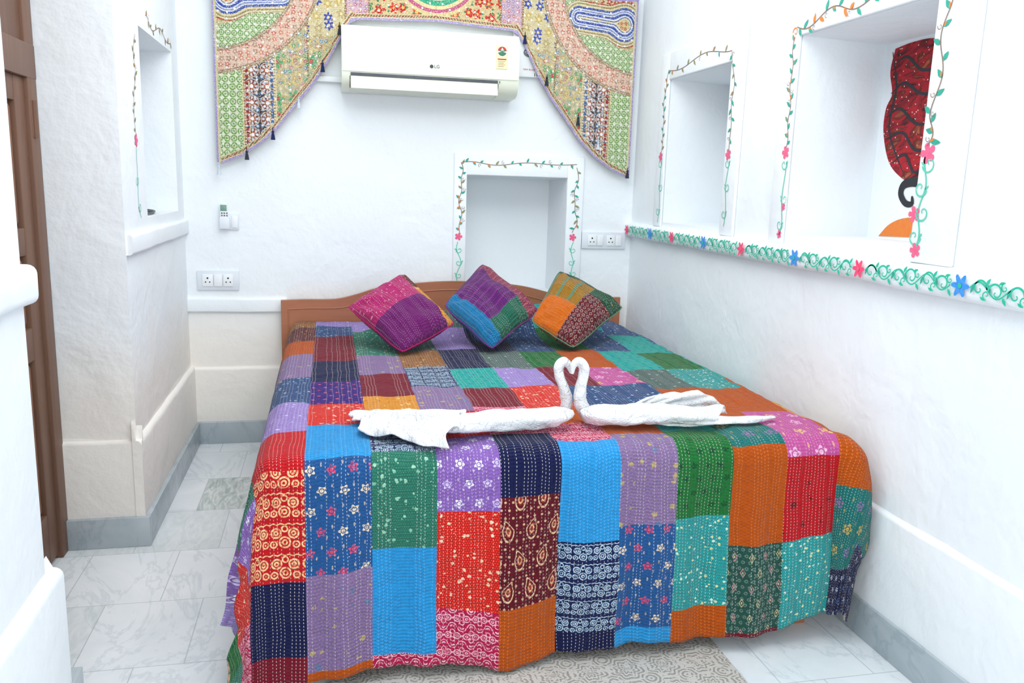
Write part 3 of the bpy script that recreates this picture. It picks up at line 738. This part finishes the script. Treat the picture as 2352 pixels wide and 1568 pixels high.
# ---------------------------------------------------------------- towel swans
n=NM('white_terry',.95,.05); n.col(n.mix(n.noise(n.tc.outputs['Object'],160,1),lin('#f4f5f7'),lin('#e4e8ec')))
n.bump(n.m_('ADD',n.noise(n.tc.outputs['Object'],230,2),n.m_('MULTIPLY',n.noise(n.tc.outputs['Object'],26,2,.5,.6),4.)),.9,.006); M_TOW=n.m
def loft(pts,ra,rb,nn=8,seg=32,ridge=0,up=Vector((0,0,1)),ph=0):
    P=cat(pts,nn); A=interp(ra,nn); B=interp(rb,nn); b=MB(); b.tube(P,[max(.002,x) for x in A],[max(.002,x) for x in B],seg=seg,up=up)
    if ridge:
        nv=[]
        for i,p in enumerate(b.v):
            rg=i//seg; k=i%seg; cpt=P[rg]; v=Vector(p)-cpt
            nz=noise.noise(Vector(p)*18)*.18+noise.noise(Vector(p)*50)*.08
            nv.append(tuple(cpt+v*(1+ridge*math.sin(k/seg*2*PI*4+rg*.2+ph)+nz)))
        b.v=nv
    return b
def join(*bs):
    r=MB()
    for x in bs: r.add(x.v,x.f)
    return r
def sheet(fn,nu,nv):
    b=MB()
    for i in range(nu+1):
        for j in range(nv+1): b.v.append(tuple(fn(i/nu,j/nv)))
    for i in range(nu):
        for j in range(nv):
            o=i*(nv+1)+j; b.f.append((o,o+1,o+nv+2,o+nv+1)); b.mi.append(0)
    return b
def thick(o,t):
    mm=o.modifiers.new('thick','SOLIDIFY'); mm.thickness=t; mm.offset=0
    sb=o.modifiers.new('soft','SUBSURF'); sb.levels=1; sb.render_levels=1
ZQ=.662
def swan(neck,yb,body,label,tails,sheets,loc):
    root=thing('towel_swan',label,'towel swan',loc,'folded towel swans')
    N=[onY(u,v,yb) for u,v in neck]
    R_=[.023,.020,.0172,.0162,.0155,.0145,.011,.005]
    nk=loft(N,R_,R_,8,24,.05,up=Vector((0,1,0)))
    nk.build('neck',M_TOW,root)
    loft(*body,ridge=.07).build('body',M_TOW,root)
    for t in tails:
        join(*[loft(*x,ridge=.08,ph=i) for i,x in enumerate(t)]).build('tail',M_TOW,root)
    for sh in sheets: thick(sh.build('folded_wing',M_TOW,root,fixn=False,angle=180),.007)
    return root
Zp=lambda u,v,dz=.034:onZ(u,v,ZQ+dz)
def bil(P4,s,t): return (P4[0]*(1-s)+P4[1]*s)*(1-t)+(P4[2]*(1-s)+P4[3]*s)*t
Q1=[Zp(1065,945,.044),Zp(812,946,.018),Zp(1060,985,.040),Zp(802,966,.012)]
def flap1(s,t):
    p=bil(Q1,s,t); e=(1-s)**.5
    return p+Vector((.010*math.sin(t*9),0,.018*math.sin(PI*t)*(1-.5*s)+.006*math.sin(t*16+s*3)*(1-s*.5)+.011*noise.noise(Vector((s*7,t*4,1)))))
Q2=[Zp(1052,964,.050),Zp(812,960,.014),Zp(1026,1031,.010),Zp(842,1000,.010)]
def flap2(s,t):
    p=bil(Q2,s,t)
    rdl=math.sin(math.atan2(t,s+.15)*9+.6)
    p=p+Vector((0,0,.016*math.sin(PI*t)*(1-s*.6)+.010*rdl*min(1,s*2)*(1-.5*s)+.013*noise.noise(Vector((s*5,t*5,7)))))
    p=p+(Vector((0,.012,0)))*math.sin(PI*s*1.0)*t+Vector((.012*math.sin(t*7),.008*math.sin(s*15)*t,0))
    return p
swan([(1290,966),(1302,928),(1295,892),(1285,864),(1283,843),(1294,830),(1306,838),(1312,856)],2.405,
 ([Zp(1312,948),Zp(1280,956),Zp(1220,962),Zp(1140,966),Zp(1060,973),Zp(1010,978,.02)],[.012,.036,.042,.046,.048,.03],[.01,.027,.028,.030,.026,.015]),
 'white towel folded as a swan with long flat tail, facing right',
 [[([Zp(1050,968,.022),Zp(980,972,.016),Zp(900,974,.010),Zp(835,970,.008)],[.036,.045,.035,.02],[.020,.014,.008,.005])]],[sheet(flap2,36,20),sheet(flap1,36,14)],
 (.45,2.42,ZQ))
piv=onY(1425,955,2.40)
rim=[(1462,930,0),(1488,915,.6),(1512,908,0),(1545,898,1),(1572,901,.2),(1600,896,.9),(1618,905,.1),(1638,911,.8),(1650,922,.2),(1664,932,.7),(1668,945,.2),(1672,955,.5),(1655,968,0)]
RP=cat([onY(u,v,2.41+.018*k) for u,v,k in rim],5)
def fanf(s,t):
    x_=t*(len(RP)-1); i=min(int(x_),len(RP)-2); f_=x_-i; r=RP[i]*(1-f_)+RP[i+1]*f_
    p=piv*(1-s)+r*s
    return p+Vector((0,-.014*math.sin(PI*s)+.010*noise.noise(Vector((s*5,t*5,8)))*s,.014*math.sin(PI*s)+.012*noise.noise(Vector((s*4,t*5,2)))*s+.003*math.sin(t*22+s*4)*math.sin(PI*s)))
fan=sheet(fanf,18,60)
Q3=[Zp(1400,950,.042),Zp(1668,938,.028),Zp(1420,975,.012),Zp(1640,975,.008)]
def low3(s,t):
    p=bil(Q3,s,t); return p+Vector((0,0,.024*math.sin(PI*min(1,t+.15))*(1-.5*s)+.006*math.sin(t*14+s*5)+.012*noise.noise(Vector((s*6,t*4,11)))))
swan([(1358,962),(1334,928),(1333,892),(1340,864),(1341,843),(1330,830),(1318,838),(1314,858)],2.368,
 ([Zp(1338,945),Zp(1366,952),Zp(1430,952),Zp(1500,950),Zp(1580,952),Zp(1640,958,.02)],[.012,.036,.046,.055,.05,.03],[.01,.029,.030,.028,.024,.012]),
 'white towel folded as a swan with raised pleated tail, facing left',
 [[([Zp(1480,957,.026),Zp(1580,962,.018),Zp(1680,964,.012),Zp(1730,962,.011),Zp(1778,958,.009)],[.03,.045,.028,.020,.007],[.016,.015,.010,.009,.004])]],[fan,sheet(low3,30,14)],
 (1.05,2.4,ZQ))
# ---------------------------------------------------------------- rug
n=NM('rug_weave',.95,.1); x,y,z=n.sep(n.tc.outputs['Object'])
def cl_(sz):
    a=n.m_('SUBTRACT',n.m_('FRACT',n.m_('DIVIDE',x,sz)),.5); c=n.m_('SUBTRACT',n.m_('FRACT',n.m_('DIVIDE',y,sz)),.5)
    return n.m_('ABSOLUTE',a),n.m_('ABSOLUTE',c)
a,c=cl_(.11); dd=n.m_('ADD',a,c); rr=n.m_('SQRT',n.m_('ADD',n.m_('MULTIPLY',a,a),n.m_('MULTIPLY',c,c)))
pet=n.m_('MULTIPLY',n.m_('COSINE',n.m_('MULTIPLY',n.m_('ARCTAN2',c,a),8.)),.35)
mk=n.m_('LESS_THAN',n.m_('FRACT',n.m_('ADD',n.m_('MULTIPLY',n.m_('ADD',dd,n.m_('MULTIPLY',rr,1.2)),3.2),pet)),.5)
br=n.m_('GREATER_THAN',n.noise(n.tc.outputs['Object'],60,2,.7),.45)
n.col(n.mix(n.m_('MULTIPLY',n.m_('MULTIPLY',mk,br),.9),lin('#cfccc6'),lin('#9a968e'))); n.bump(n.noise(n.tc.outputs['Object'],180,2),.6,.004)
o=MB().box(-.02,1.145,1.35,2.45,.001,.010,.003).build('rug',n.m)
tag(o,'beige and grey patterned rug lying on the marble in front of the bed','rug')
# ---------------------------------------------------------------- wall hanging
n=NM('embroidered_textile',.9,.1); at=n.nt.nodes.new('ShaderNodeAttribute'); at.attribute_name='Col'
spk=n.noise(n.tc.outputs['Object'],320,1)
cc=n.mix(n.m_('MULTIPLY',spk,.26),at.outputs['Color'],lin('#6a5c48'))
cc=n.mix(n.m_('MULTIPLY',n.m_('GREATER_THAN',n.noise(n.tc.outputs['Object'],190,1),.60),.5),cc,lin('#ece4d0'))
n.col(cc); n.bump(n.noise(n.tc.outputs['Object'],220,2),.7,.004); M_TAP=n.m
XC0,XC1=-.534,1.602; mid=(XC0+XC1)/2; half=(XC1-XC0)/2
bnd=[(495,372),(505,376),(545,360),(585,335),(625,300),(665,250),(700,210),(735,160),(765,105),(785,75),(800,68),(975,60)]
nx,nz=860,330
xs=np.linspace(XC0,XC1,nx); Uc=495+480*(1-np.abs(xs-mid)/half)
bot=np.interp(Uc,[p[0] for p in bnd],[p[1] for p in bnd])
slope=np.interp(Uc,[495,545,625,735,790,800,975],[-.3,-.5,-1.05,-1.6,-1.2,-.1,0])
T=np.linspace(0,1,nz)[:,None]; VT=-20
V=VT+(bot[None,:]-VT)*T; U=np.repeat(Uc[None,:],nz,0); X=np.repeat(xs[None,:],nz,0); Z=2.353-(V+20)/431
Yw=YB-.05-.005*(1+np.sin(X*14)*np.clip(V/200,0,1))
col=np.zeros((nz,nx,4)); col[...]=lin('#cdbd8c')
def setc(mk,h): col[mk]=lin(h)
def hsh(i,j,s): return np.modf(np.abs(np.sin(i*12.9898+j*78.233+s)*43758.5453))[0]
def cells(sz,seed,jit=.3,UU=None,VV=None):
    A=U if UU is None else UU; B=V if VV is None else VV
    i=np.floor(A/sz); j=np.floor(B/sz); h=hsh(i,j,seed); h2=hsh(i,j,seed+5)
    fu=A/sz-i-.5-(h-.5)*jit; fv=B/sz-j-.5-(h2-.5)*jit
    return np.hypot(fu,fv),np.arctan2(fv,fu),h
def rosette(mk,c1,c2,sz,s=1):
    setc(mk,c1); r,t,h=cells(sz,s,0)
    setc(mk&(np.abs(r-.38)<.09),c2); setc(mk&(r<.16+.06*np.cos(6*t)),c2)
def flowers(mk,base,cs,sz,s,core='#f0e0a0',n_=5,jit=.3):
    if base: setc(mk,base)
    r,t,h=cells(sz,s,jit); R=.34+.10*np.cos(n_*t+h*6)
    for k,c in enumerate(cs): setc(mk&(r<R)&(h>=k/len(cs))&(h<(k+1)/len(cs)),c)
    setc(mk&(r<.12),core)
rad=np.hypot(U-480,V+60); ang=np.arctan2(V+60,U-480)
flowers(rad<260,'#d4c49a',['#c08a60','#b0a06a','#c8a08a'],11,3,'#e0d4a8')
d1=np.hypot(U-527,V-38)-20; pu=np.clip((U-527)/(640-527),0,1); d2=np.hypot(U-(527+113*pu),V-(38-10*pu))-7
kk=14; hh=np.clip(.5+.5*(d2-d1)/kk,0,1); sd=d2*(1-hh)+d1*hh-kk*hh*(1-hh)
for a_,b_,c_ in ((27,30,'#b04a44'),(24,27,'#e6dcb4'),(21,24,'#9a8a5a'),(17,21,'#e0d4a8'),(12,17,'#3a58a8'),(10,12,'#eef0ee'),(7,10,'#7a90c8'),(5,7,'#e8ecee'),(0,5,'#2c4cae'),(-3,0,'#e6ecf0'),(-5,-3,'#3a56a4'),(-8,-5,'#e8dcb0'),(-90,-8,'#d8c690')): setc((sd>=a_)&(sd<b_)&(rad<204),c_)
mk=(sd<-8)&(rad<200); flowers(mk,None,['#c22a28','#c8502c','#3a8a5a'],10,9)
mk=(rad<150)&(sd>30)&(V<30); flowers(mk,'#d4c498',['#c02828','#b83a30'],18,8)
rosette((rad>=158)&(rad<203)&(sd>28),'#dfe6cc','#6aa04c',13)
mk=(rad>=120)&(rad<156)&(sd>30); flowers(mk,'#d4c8a0',['#7a9a60','#c89a60','#9a6a80'],10,44)
mk=(rad>=205)&(rad<250); flowers(mk,'#e2c4b0',['#cc7068','#d88a78','#b88a78'],14,4,'#f2e6c0')
for e in (203,207.5,247.5,252): setc((np.abs(rad-e)<1.5)&(np.mod(rad*3+ang*300,6)<4),'#7c7460')
o_=rad>=254
rosette(o_&(U<553),'#e2e9d0','#68a044',15)
mk=o_&(U>=556)&(U<622); setc(mk,'#463438'); r,t,h=cells(33,2,.0,U-556,V)
setc(mk&(r<.47),'#d9c9b8'); setc(mk&(r<.42),'#7a2c2c'); setc(mk&(r<.38)&(np.cos(8*t)>-.2),'#cfd8e4'); setc(mk&(r<.20),'#b0522c'); setc(mk&(r<.12),'#f4f6fa')
r2,t2,h2=cells(11,6,.2,U-556,V+8); setc(mk&(r>.47)&(r2<.38),'#4a86b8'); setc(mk&(r>.47)&(r2<.2),'#e8e0d8')
setc(mk&(U<566)&(np.mod(V,12)<6),'#a02c34'); setc(mk&(U>611)&(np.mod(V+6,12)<6),'#3c6ea8')
for e in (554.5,558,567,610,620,624): setc(o_&(np.abs(U-e)<1.5)&(np.mod(V,6)<4),'#e6d8a8')
mk=o_&(U>=625)&(U<790); flowers(mk,'#bcb492',['#4a9a60','#c8a860','#5fae9a','#b85a60','#5a8ab8','#e0d4b0','#c88aa0'],11,11,jit=.5)
r,t,h=cells(36,12,.3); setc(mk&(h>.55)&(np.abs(r-.3)<.05),'#d6c080'); setc(mk&(h<.4)&(r<.3+.1*np.cos(5*t))&(r>.12),'#58a870'); setc(mk&(h<.4)&(r<.12),'#c84a50')
mk=o_&(U>=695)&(U<790)&(V<112-(U-695)*.2); flowers(mk,'#d3c79c',['#2446b0','#c8b068','#2446b0','#b8a878'],25,14,'#e8d8a0',6,.4)
mk=(U>=775)&(U<826); flowers(mk&o_,'#c6aabc',['#b86a8a','#d8a0a0','#9a86b8'],11,15)
mk=(U>=826); flowers(mk,'#cfba8a',['#c81c1c','#b81c24','#d0482c','#4a8a50','#d01818'],27,16,'#f0c060',6,.35); r,t,h=cells(8,17,.4); setc(mk&(h>.75)&(r<.3),'#2c8a5a'); r,t,h=cells(12,18,.4); setc(mk&(h>.8)&(r<.3),'#c01818')
cr=np.hypot(U-975,(V+45)*1.1)
for a_,b_,c_ in ((96,104,'#d8c890'),(88,96,'#c05a86'),(80,88,'#e0d4a0'),(68,80,'#2aa884'),(62,68,'#e6e0c0'),(0,62,'#d8c48a')): setc((cr>=a_)&(cr<b_),c_)
mk=cr<60; flowers(mk,None,['#b04a70','#3a7ab0','#c08a30'],16,21)
for uu in (693,775,826): setc(o_&(np.abs(U-uu)<2)&(np.mod(V,5)<3.5),'#8a6a40')
ed=(bot[None,:]-V)/np.sqrt(1+slope[None,:]**2)
setc(ed<14,'#d6c99c'); setc((ed<12)&(ed>7)&(np.mod(U*1.3+V,8)<4),'#a84440'); setc((ed<12)&(ed>7)&(np.mod(U*1.3+V,8)>6),'#3a8a5a'); setc((ed<5),'#a79cd0'); setc(U<499,'#a99cd6'); setc((U>=499)&(U<503),'#d8d0a0'); setc(V<-13,'#a99cd6')
r,t,h=cells(4,31,.3); lum=(1-.32*(r<.3)*(h>.35)); col[...,:3]*=lum[...,None]
r,t,h=cells(19,37,.6); mk=(r<.11)&(h>.4)&(ed>18); setc(mk,'#eef2f4')
me=bpy.data.meshes.new('wall_hanging')
vv=np.stack([X,Yw,Z],-1).reshape(-1,3)
idx=np.arange(nz*nx).reshape(nz,nx); fc=np.stack([idx[:-1,:-1],idx[1:,:-1],idx[1:,1:],idx[:-1,1:]],-1).reshape(-1,4)
loc=Vector((mid,YB-.05,1.45))
me.from_pydata((vv-np.array(loc)).tolist(),[],fc.tolist()); ca=me.color_attributes.new('Col','FLOAT_COLOR','POINT'); ca.data.foreach_set('color',col.reshape(-1).astype(np.float32))
me.materials.append(M_TAP); me.polygons.foreach_set('use_smooth',[True]*len(me.polygons))
wh=thing('wall_hanging','arched embroidered textile with mirror work hung behind the air conditioner','wall hanging',loc)
o=bpy.data.objects.new('textile',me); C.objects.link(o); o.parent=wh
b=MB(); b.tube([(XC0-.01,YB-.04,2.36),(XC1+.01,YB-.04,2.36)],[.008]*2,seg=10); b.build('hanging_rod',M_STEEL,wh)
M_TB=pm('tassel_navy','#1c2a66','#101838',60,.9); M_TG=pm('tassel_charcoal','#34384a','#23262f',60,.9); M_TWh=pm('tassel_white','#d4dce4','#bcc8d2',60,.9)
for u,v,mt in ((780,62,M_TG),(741,148,M_TB),(686,232,M_TWh),(627,304,M_TB),(567,350,M_TG),(503,384,M_TWh),(1206,84,M_TB),(1256,180,M_TG),(1328,272,M_TG),(1374,328,M_TWh),(1441,394,M_TG)):
    w=onY(u,v+4,YB-.06); b=MB(); zs=[.030,.017,.013,.005,-.004,-.027]; rs=[.002,.002,.007,.0045,.0075,.011]
    b.tube([w+Vector((0,0,z)) for z in zs],rs,seg=10); b.build('tassel',mt,wh)
# ---------------------------------------------------------------- air conditioner
ax0,ax1=.066,.935; ac=thing('air_conditioner','ivory split air conditioner mounted high on the back wall','air conditioner',((ax0+ax1)/2,YB-.1,1.80))
def extr(pr,xa,xb,mi=0):
    b=MB(); k=len(pr); b.add([(xa,y,z) for y,z in pr]+[(xb,y,z) for y,z in pr],[(i,(i+1)%k,(i+1)%k+k,i+k) for i in range(k)]+[tuple(range(k)),tuple(range(2*k-1,k-1,-1))],mi); return b
prof=[(4.398,2.10),(4.25,2.108),(4.222,2.102),(4.205,2.088),(4.196,2.065),(4.192,2.0),(4.192,1.885),(4.197,1.868),(4.27,1.860),(4.28,1.835),(4.24,1.815),(4.398,1.805)]
endp=[(4.398,2.10),(4.25,2.108),(4.222,2.102),(4.205,2.088),(4.196,2.065),(4.190,2.0),(4.190,1.89),(4.200,1.85),(4.225,1.822),(4.26,1.808),(4.398,1.805)]
b=extr(prof,ax0+.035,ax1-.10); e1=extr(endp,ax0,ax0+.037); e2=extr(endp,ax1-.102,ax1)
b.add(e1.v,e1.f); b.add(e2.v,e2.f); body=b.build('body',M_ACW,ac,angle=35)
fp=[(4.205,2.096),(4.194,2.082),(4.186,2.06),(4.182,2.0),(4.182,1.91),(4.186,1.888),(4.2,1.885)]
b=extr(fp,ax0+.004,ax1-.004); fpn=b.build('front_panel',M_ACW,ac,angle=50)
b=MB(); b.box(ax0+.042,ax1-.107,4.190,4.27,1.869,1.883,.001); b.box(ax0+.045,ax1-.11,4.272,4.283,1.83,1.865,.001); b.build('air_outlet',M_DARK,ac)
for i in range(9):
    xx=ax0+.09+i*.085; MB().box(xx,xx+.003,4.188,4.2,1.870,1.882,.001).build('vane',M_DARK,ac)
R=Matrix.Translation((0,4.205,1.862))@Matrix.Rotation(math.radians(-14),4,'X')@Matrix.Translation((0,-4.205,-1.862))
b=MB(); b.box(ax0+.042,ax1-.107,4.193,4.201,1.805,1.868,.003,mat=R); b.build('louver',M_ACW,ac)
M_STK=pm('sticker_cream','#ebe0a4','#f0e8b8',30,.5); M_RD=pm('sticker_red','#c83a28','#b83020',40,.5); M_GRN=pm('sticker_green','#3c7a58','#2f6648',40,.5); M_GRY=pm('print_grey','#3e444a','#30363c',40,.5)
w=onY(1153,132,4.181); sx,sz=w.x,w.z
b=MB(); b.box(sx-.029,sx+.029,4.1785,4.182,sz-.055,sz+.055,.0008,mi=0)
circ=lambda cx,cz,r0,y,a0=0,a1=2*PI,n=20:[(cx+r0*math.cos(a0+(a1-a0)*k/n),y,cz+r0*math.sin(a0+(a1-a0)*k/n)) for k in range(n+1)]
def disc(b,cx,cz,r,y,a0,a1,mi):
    v=[(cx,y,cz)]+circ(cx,cz,r,y,a0,a1); b.add(v,[(0,i+1,i+2) for i in range(20)],mi)
disc(b,sx,sz+.028,.025,4.178,0,2*PI,3); disc(b,sx,sz+.028,.023,4.1777,.1,PI-.1,1); disc(b,sx,sz+.028,.014,4.1772,0,PI,2); b.add([(sx-.008,4.1768,sz+.032),(sx+.008,4.1768,sz+.032),(sx,4.1768,sz+.046)],[(0,1,2)],3)
disc(b,sx,sz+.028,.022,4.1776,PI+.3,2*PI-.3,2)
b.add([(sx-.022,4.178,sz-.012),(sx+.022,4.178,sz-.012),(sx+.022,4.178,sz-.006),(sx-.022,4.178,sz-.006)],[(0,1,2,3)],1)
for k in range(4):
    zz=sz-.02-k*.008; b.add([(sx-.02,4.178,zz),(sx+.016-.006*(k%2),4.178,zz),(sx+.016-.006*(k%2),4.178,zz+.002),(sx-.02,4.178,zz+.002)],[(0,1,2,3)],2 if k%2 else 1)
b.build('energy_sticker',[M_STK,M_RD,M_GRN,M_PLA],fpn,smooth=False,fixn=False)
w=onY(999,153,4.180); text('LG',.022,(w.x+.010,4.1805,w.z),ROTB,M_GRY,'logo_lettering',fpn)
b=MB(); disc(b,w.x-.016,w.z,.009,4.1805,0,2*PI,0); b.build('logo_disc',M_GRY,fpn,smooth=False,fixn=False)
b=MB(); w1=onY(718,172,YB-.02); b.box(w1.x,ax0+.01,YB-.03,YB,w1.z-.03,w1.z-.002,.004); b.build('pipe_duct',M_PLA,ac)
YS=4.365
a=onY(1192,76,YS); c=onY(1262,180,YS); sxa=ax1+.004
st=thing('voltage_stabiliser','white voltage stabiliser box beside the right end of the air conditioner','stabiliser',((sxa+c.x)/2,YB,c.z))
MB().box(sxa,c.x,YS,YB,c.z,a.z+.02,.005).build('casing',M_PLA,st)
M_OV=pm('badge_grey','#6d747c','#848b93',40,.5)
w=onY(1214,121,YS-.001); b=MB(); v=[(w.x,YS-.001,w.z)]+[(w.x+.027*math.cos(2*PI*k/24),YS-.001,w.z+.022*math.sin(2*PI*k/24)) for k in range(24)]
b.add(v,[(0,i+1,(i+1)%24+1) for i in range(24)]); b.build('badge',M_OV,st,smooth=False,fixn=False)
b=MB(); b.tube([Vector((w.x-.018+.036*k/12,YS-.002,w.z+.006*math.sin(k*1.4))) for k in range(13)],[.0017]*13,seg=6); b.build('badge_script',M_PLA,st)
w=onY(1215,160,YS-.001); text('NEW BLAZE',.0115,(w.x+.001,YS-.001,w.z),ROTB,M_RD,'lettering',st)
for k in range(5):
    q_=onY(1228+5*k,172,YS); MB().box(q_.x-.002,q_.x+.002,YS-.001,YS+.001,q_.z-.008,q_.z+.008).build('vent_slot',M_DARK,st)
# ---------------------------------------------------------------- sockets and remote
M_HOLE=pm('socket_hole_black','#22262a','#15181a',30,.6); M_PL2=pm('switch_plate_white','#e6ecf2','#dce4ec',12,.35); M_MOD=pm('module_white','#f4f7f9','#eaf0f3',12,.3)
def sockets(u0,v0,u1,v1,items,label):
    a=onY(u0,v0,YB-.01); c=onY(u1,v1,YB-.01); cz=(a.z+c.z)/2; hz=(a.z-c.z)/2
    r=thing('socket_plate',label,'socket',((a.x+c.x)/2,YB,cz-hz),'wall socket plates')
    MB().box(a.x,c.x,YB-.012,YB,cz-hz,cz+hz,.003).build('plate',M_PL2,r)
    W=c.x-a.x
    for kind,t0,t1 in items:
        x0=a.x+W*t0; x1=a.x+W*t1; h=hz*.62
        if kind=='socket':
            s=MB().box(x0,x1,YB-.017,YB-.011,cz-h,cz+h,.002).build('socket',M_MOD,r)
            xc=(x0+x1)/2
            for ox,oz,rr in ((0,.012,.0045),(-.010,-.008,.0034),(.010,-.008,.0034)):
                MB().tube([(xc+ox,YB-.0175,cz+oz),(xc+ox,YB-.013,cz+oz)],[rr]*2,seg=12,up=Vector((0,0,1))).build('pin_hole',M_HOLE,s)
        else:
            MB().box(x0,x1,YB-.019,YB-.011,cz-h,cz+h,.003).build('switch',M_MOD,r)
sockets(452,621,550,666,[('socket',.12,.38),('switch',.40,.60),('socket',.62,.86)],'white double socket plate low on the back wall, left of the headboard')
sockets(1337,532,1435,572,[('socket',.13,.33),('switch',.345,.48),('socket',.56,.75),('switch',.765,.90)],'white double socket plate between the back niche and the right wall')
a=onY(503,490,YB-.02); c=onY(549,528,YB-.02)
h=thing('remote_holder','white wall bracket holding a small remote, on the back wall','remote holder',((a.x+c.x)/2,YB,c.z))
MB().box(a.x,c.x,YB-.012,YB+.001,c.z,a.z,.003).build('back_plate',M_PL2,h)
MB().box(a.x+.002,(a.x+c.x)/2+.004,YB-.034,YB-.01,c.z+.004,a.z-.02,.003).build('pocket',M_PL2,h)
MB().box((a.x+c.x)/2+.012,c.x-.006,YB-.016,YB-.01,c.z+.01,a.z-.01,.002).build('cover_tab',M_MOD,h)
a=onY(504,468,YB-.03); c=onY(523,502,YB-.03)
r=thing('remote_control','small white remote with green-grey screen standing in the wall bracket','remote',((a.x+c.x)/2,YB-.025,c.z-.03))
MB().box(a.x,c.x,YB-.032,YB-.016,c.z-.03,a.z,.003).build('case',M_MOD,r)
MB().box(a.x+.003,c.x-.003,YB-.0335,YB-.031,a.z-.035,a.z-.004,.001).build('screen',pm('lcd_green','#7fa596','#6d9484',30,.3),r)
for i in range(3):
    for j in range(2):
        xx=a.x+.010+i*.012; zz=a.z-.045-j*.012; MB().box(xx-.0035,xx+.0035,YB-.035,YB-.031,zz-.003,zz+.003,.001).build('button',M_DARK,r)
cp=[onZ(u,v,NL[2]+.006) for u,v in ((330,478),(350,484),(374,489),(362,493),(342,491),(332,488),(352,486),(378,491))]
cp=[Vector((min(p.x,XL-.03),min(max(p.y,NL[0]+.03),NL[1]-.03),NL[2]+.006+.002*(i%3))) for i,p in enumerate(cp)]
b=MB(); P_=cat(cp,6); b.tube(P_,[.004]*len(P_),seg=8); tag(b.build('cable',M_BLACK),'loop of black cable lying on the sill of the left niche','cable')
# ---------------------------------------------------------------- light
w=bpy.data.worlds.new('world'); S.world=w; w.use_nodes=True
bg=w.node_tree.nodes['Background']; bg.inputs[0].default_value=(.97,.99,1,1); bg.inputs[1].default_value=.85
def area(name,loc,rot,sx,sy,e,col=(1,1,1)):
    l=bpy.data.lights.new(name,'AREA'); l.shape='RECTANGLE'; l.size=sx; l.size_y=sy; l.energy=e; l.color=col
    o=bpy.data.objects.new(name,l); o.location=loc; o.rotation_euler=rot; C.objects.link(o)
area('ceiling_fill',(.45,2.5,2.76),(0,0,0),1.7,3.0,38,(.99,1,1))  # unseen area lamp added below the ceiling to even out the brightness
area('back_wash_light',(.45,2.2,2.6),(math.radians(50),0,0),1.6,.5,8,(.99,1,1))
area('front_light',(.3,-1.4,1.4),(math.radians(86),0,0),1.8,1.6,38,(.99,1,1))
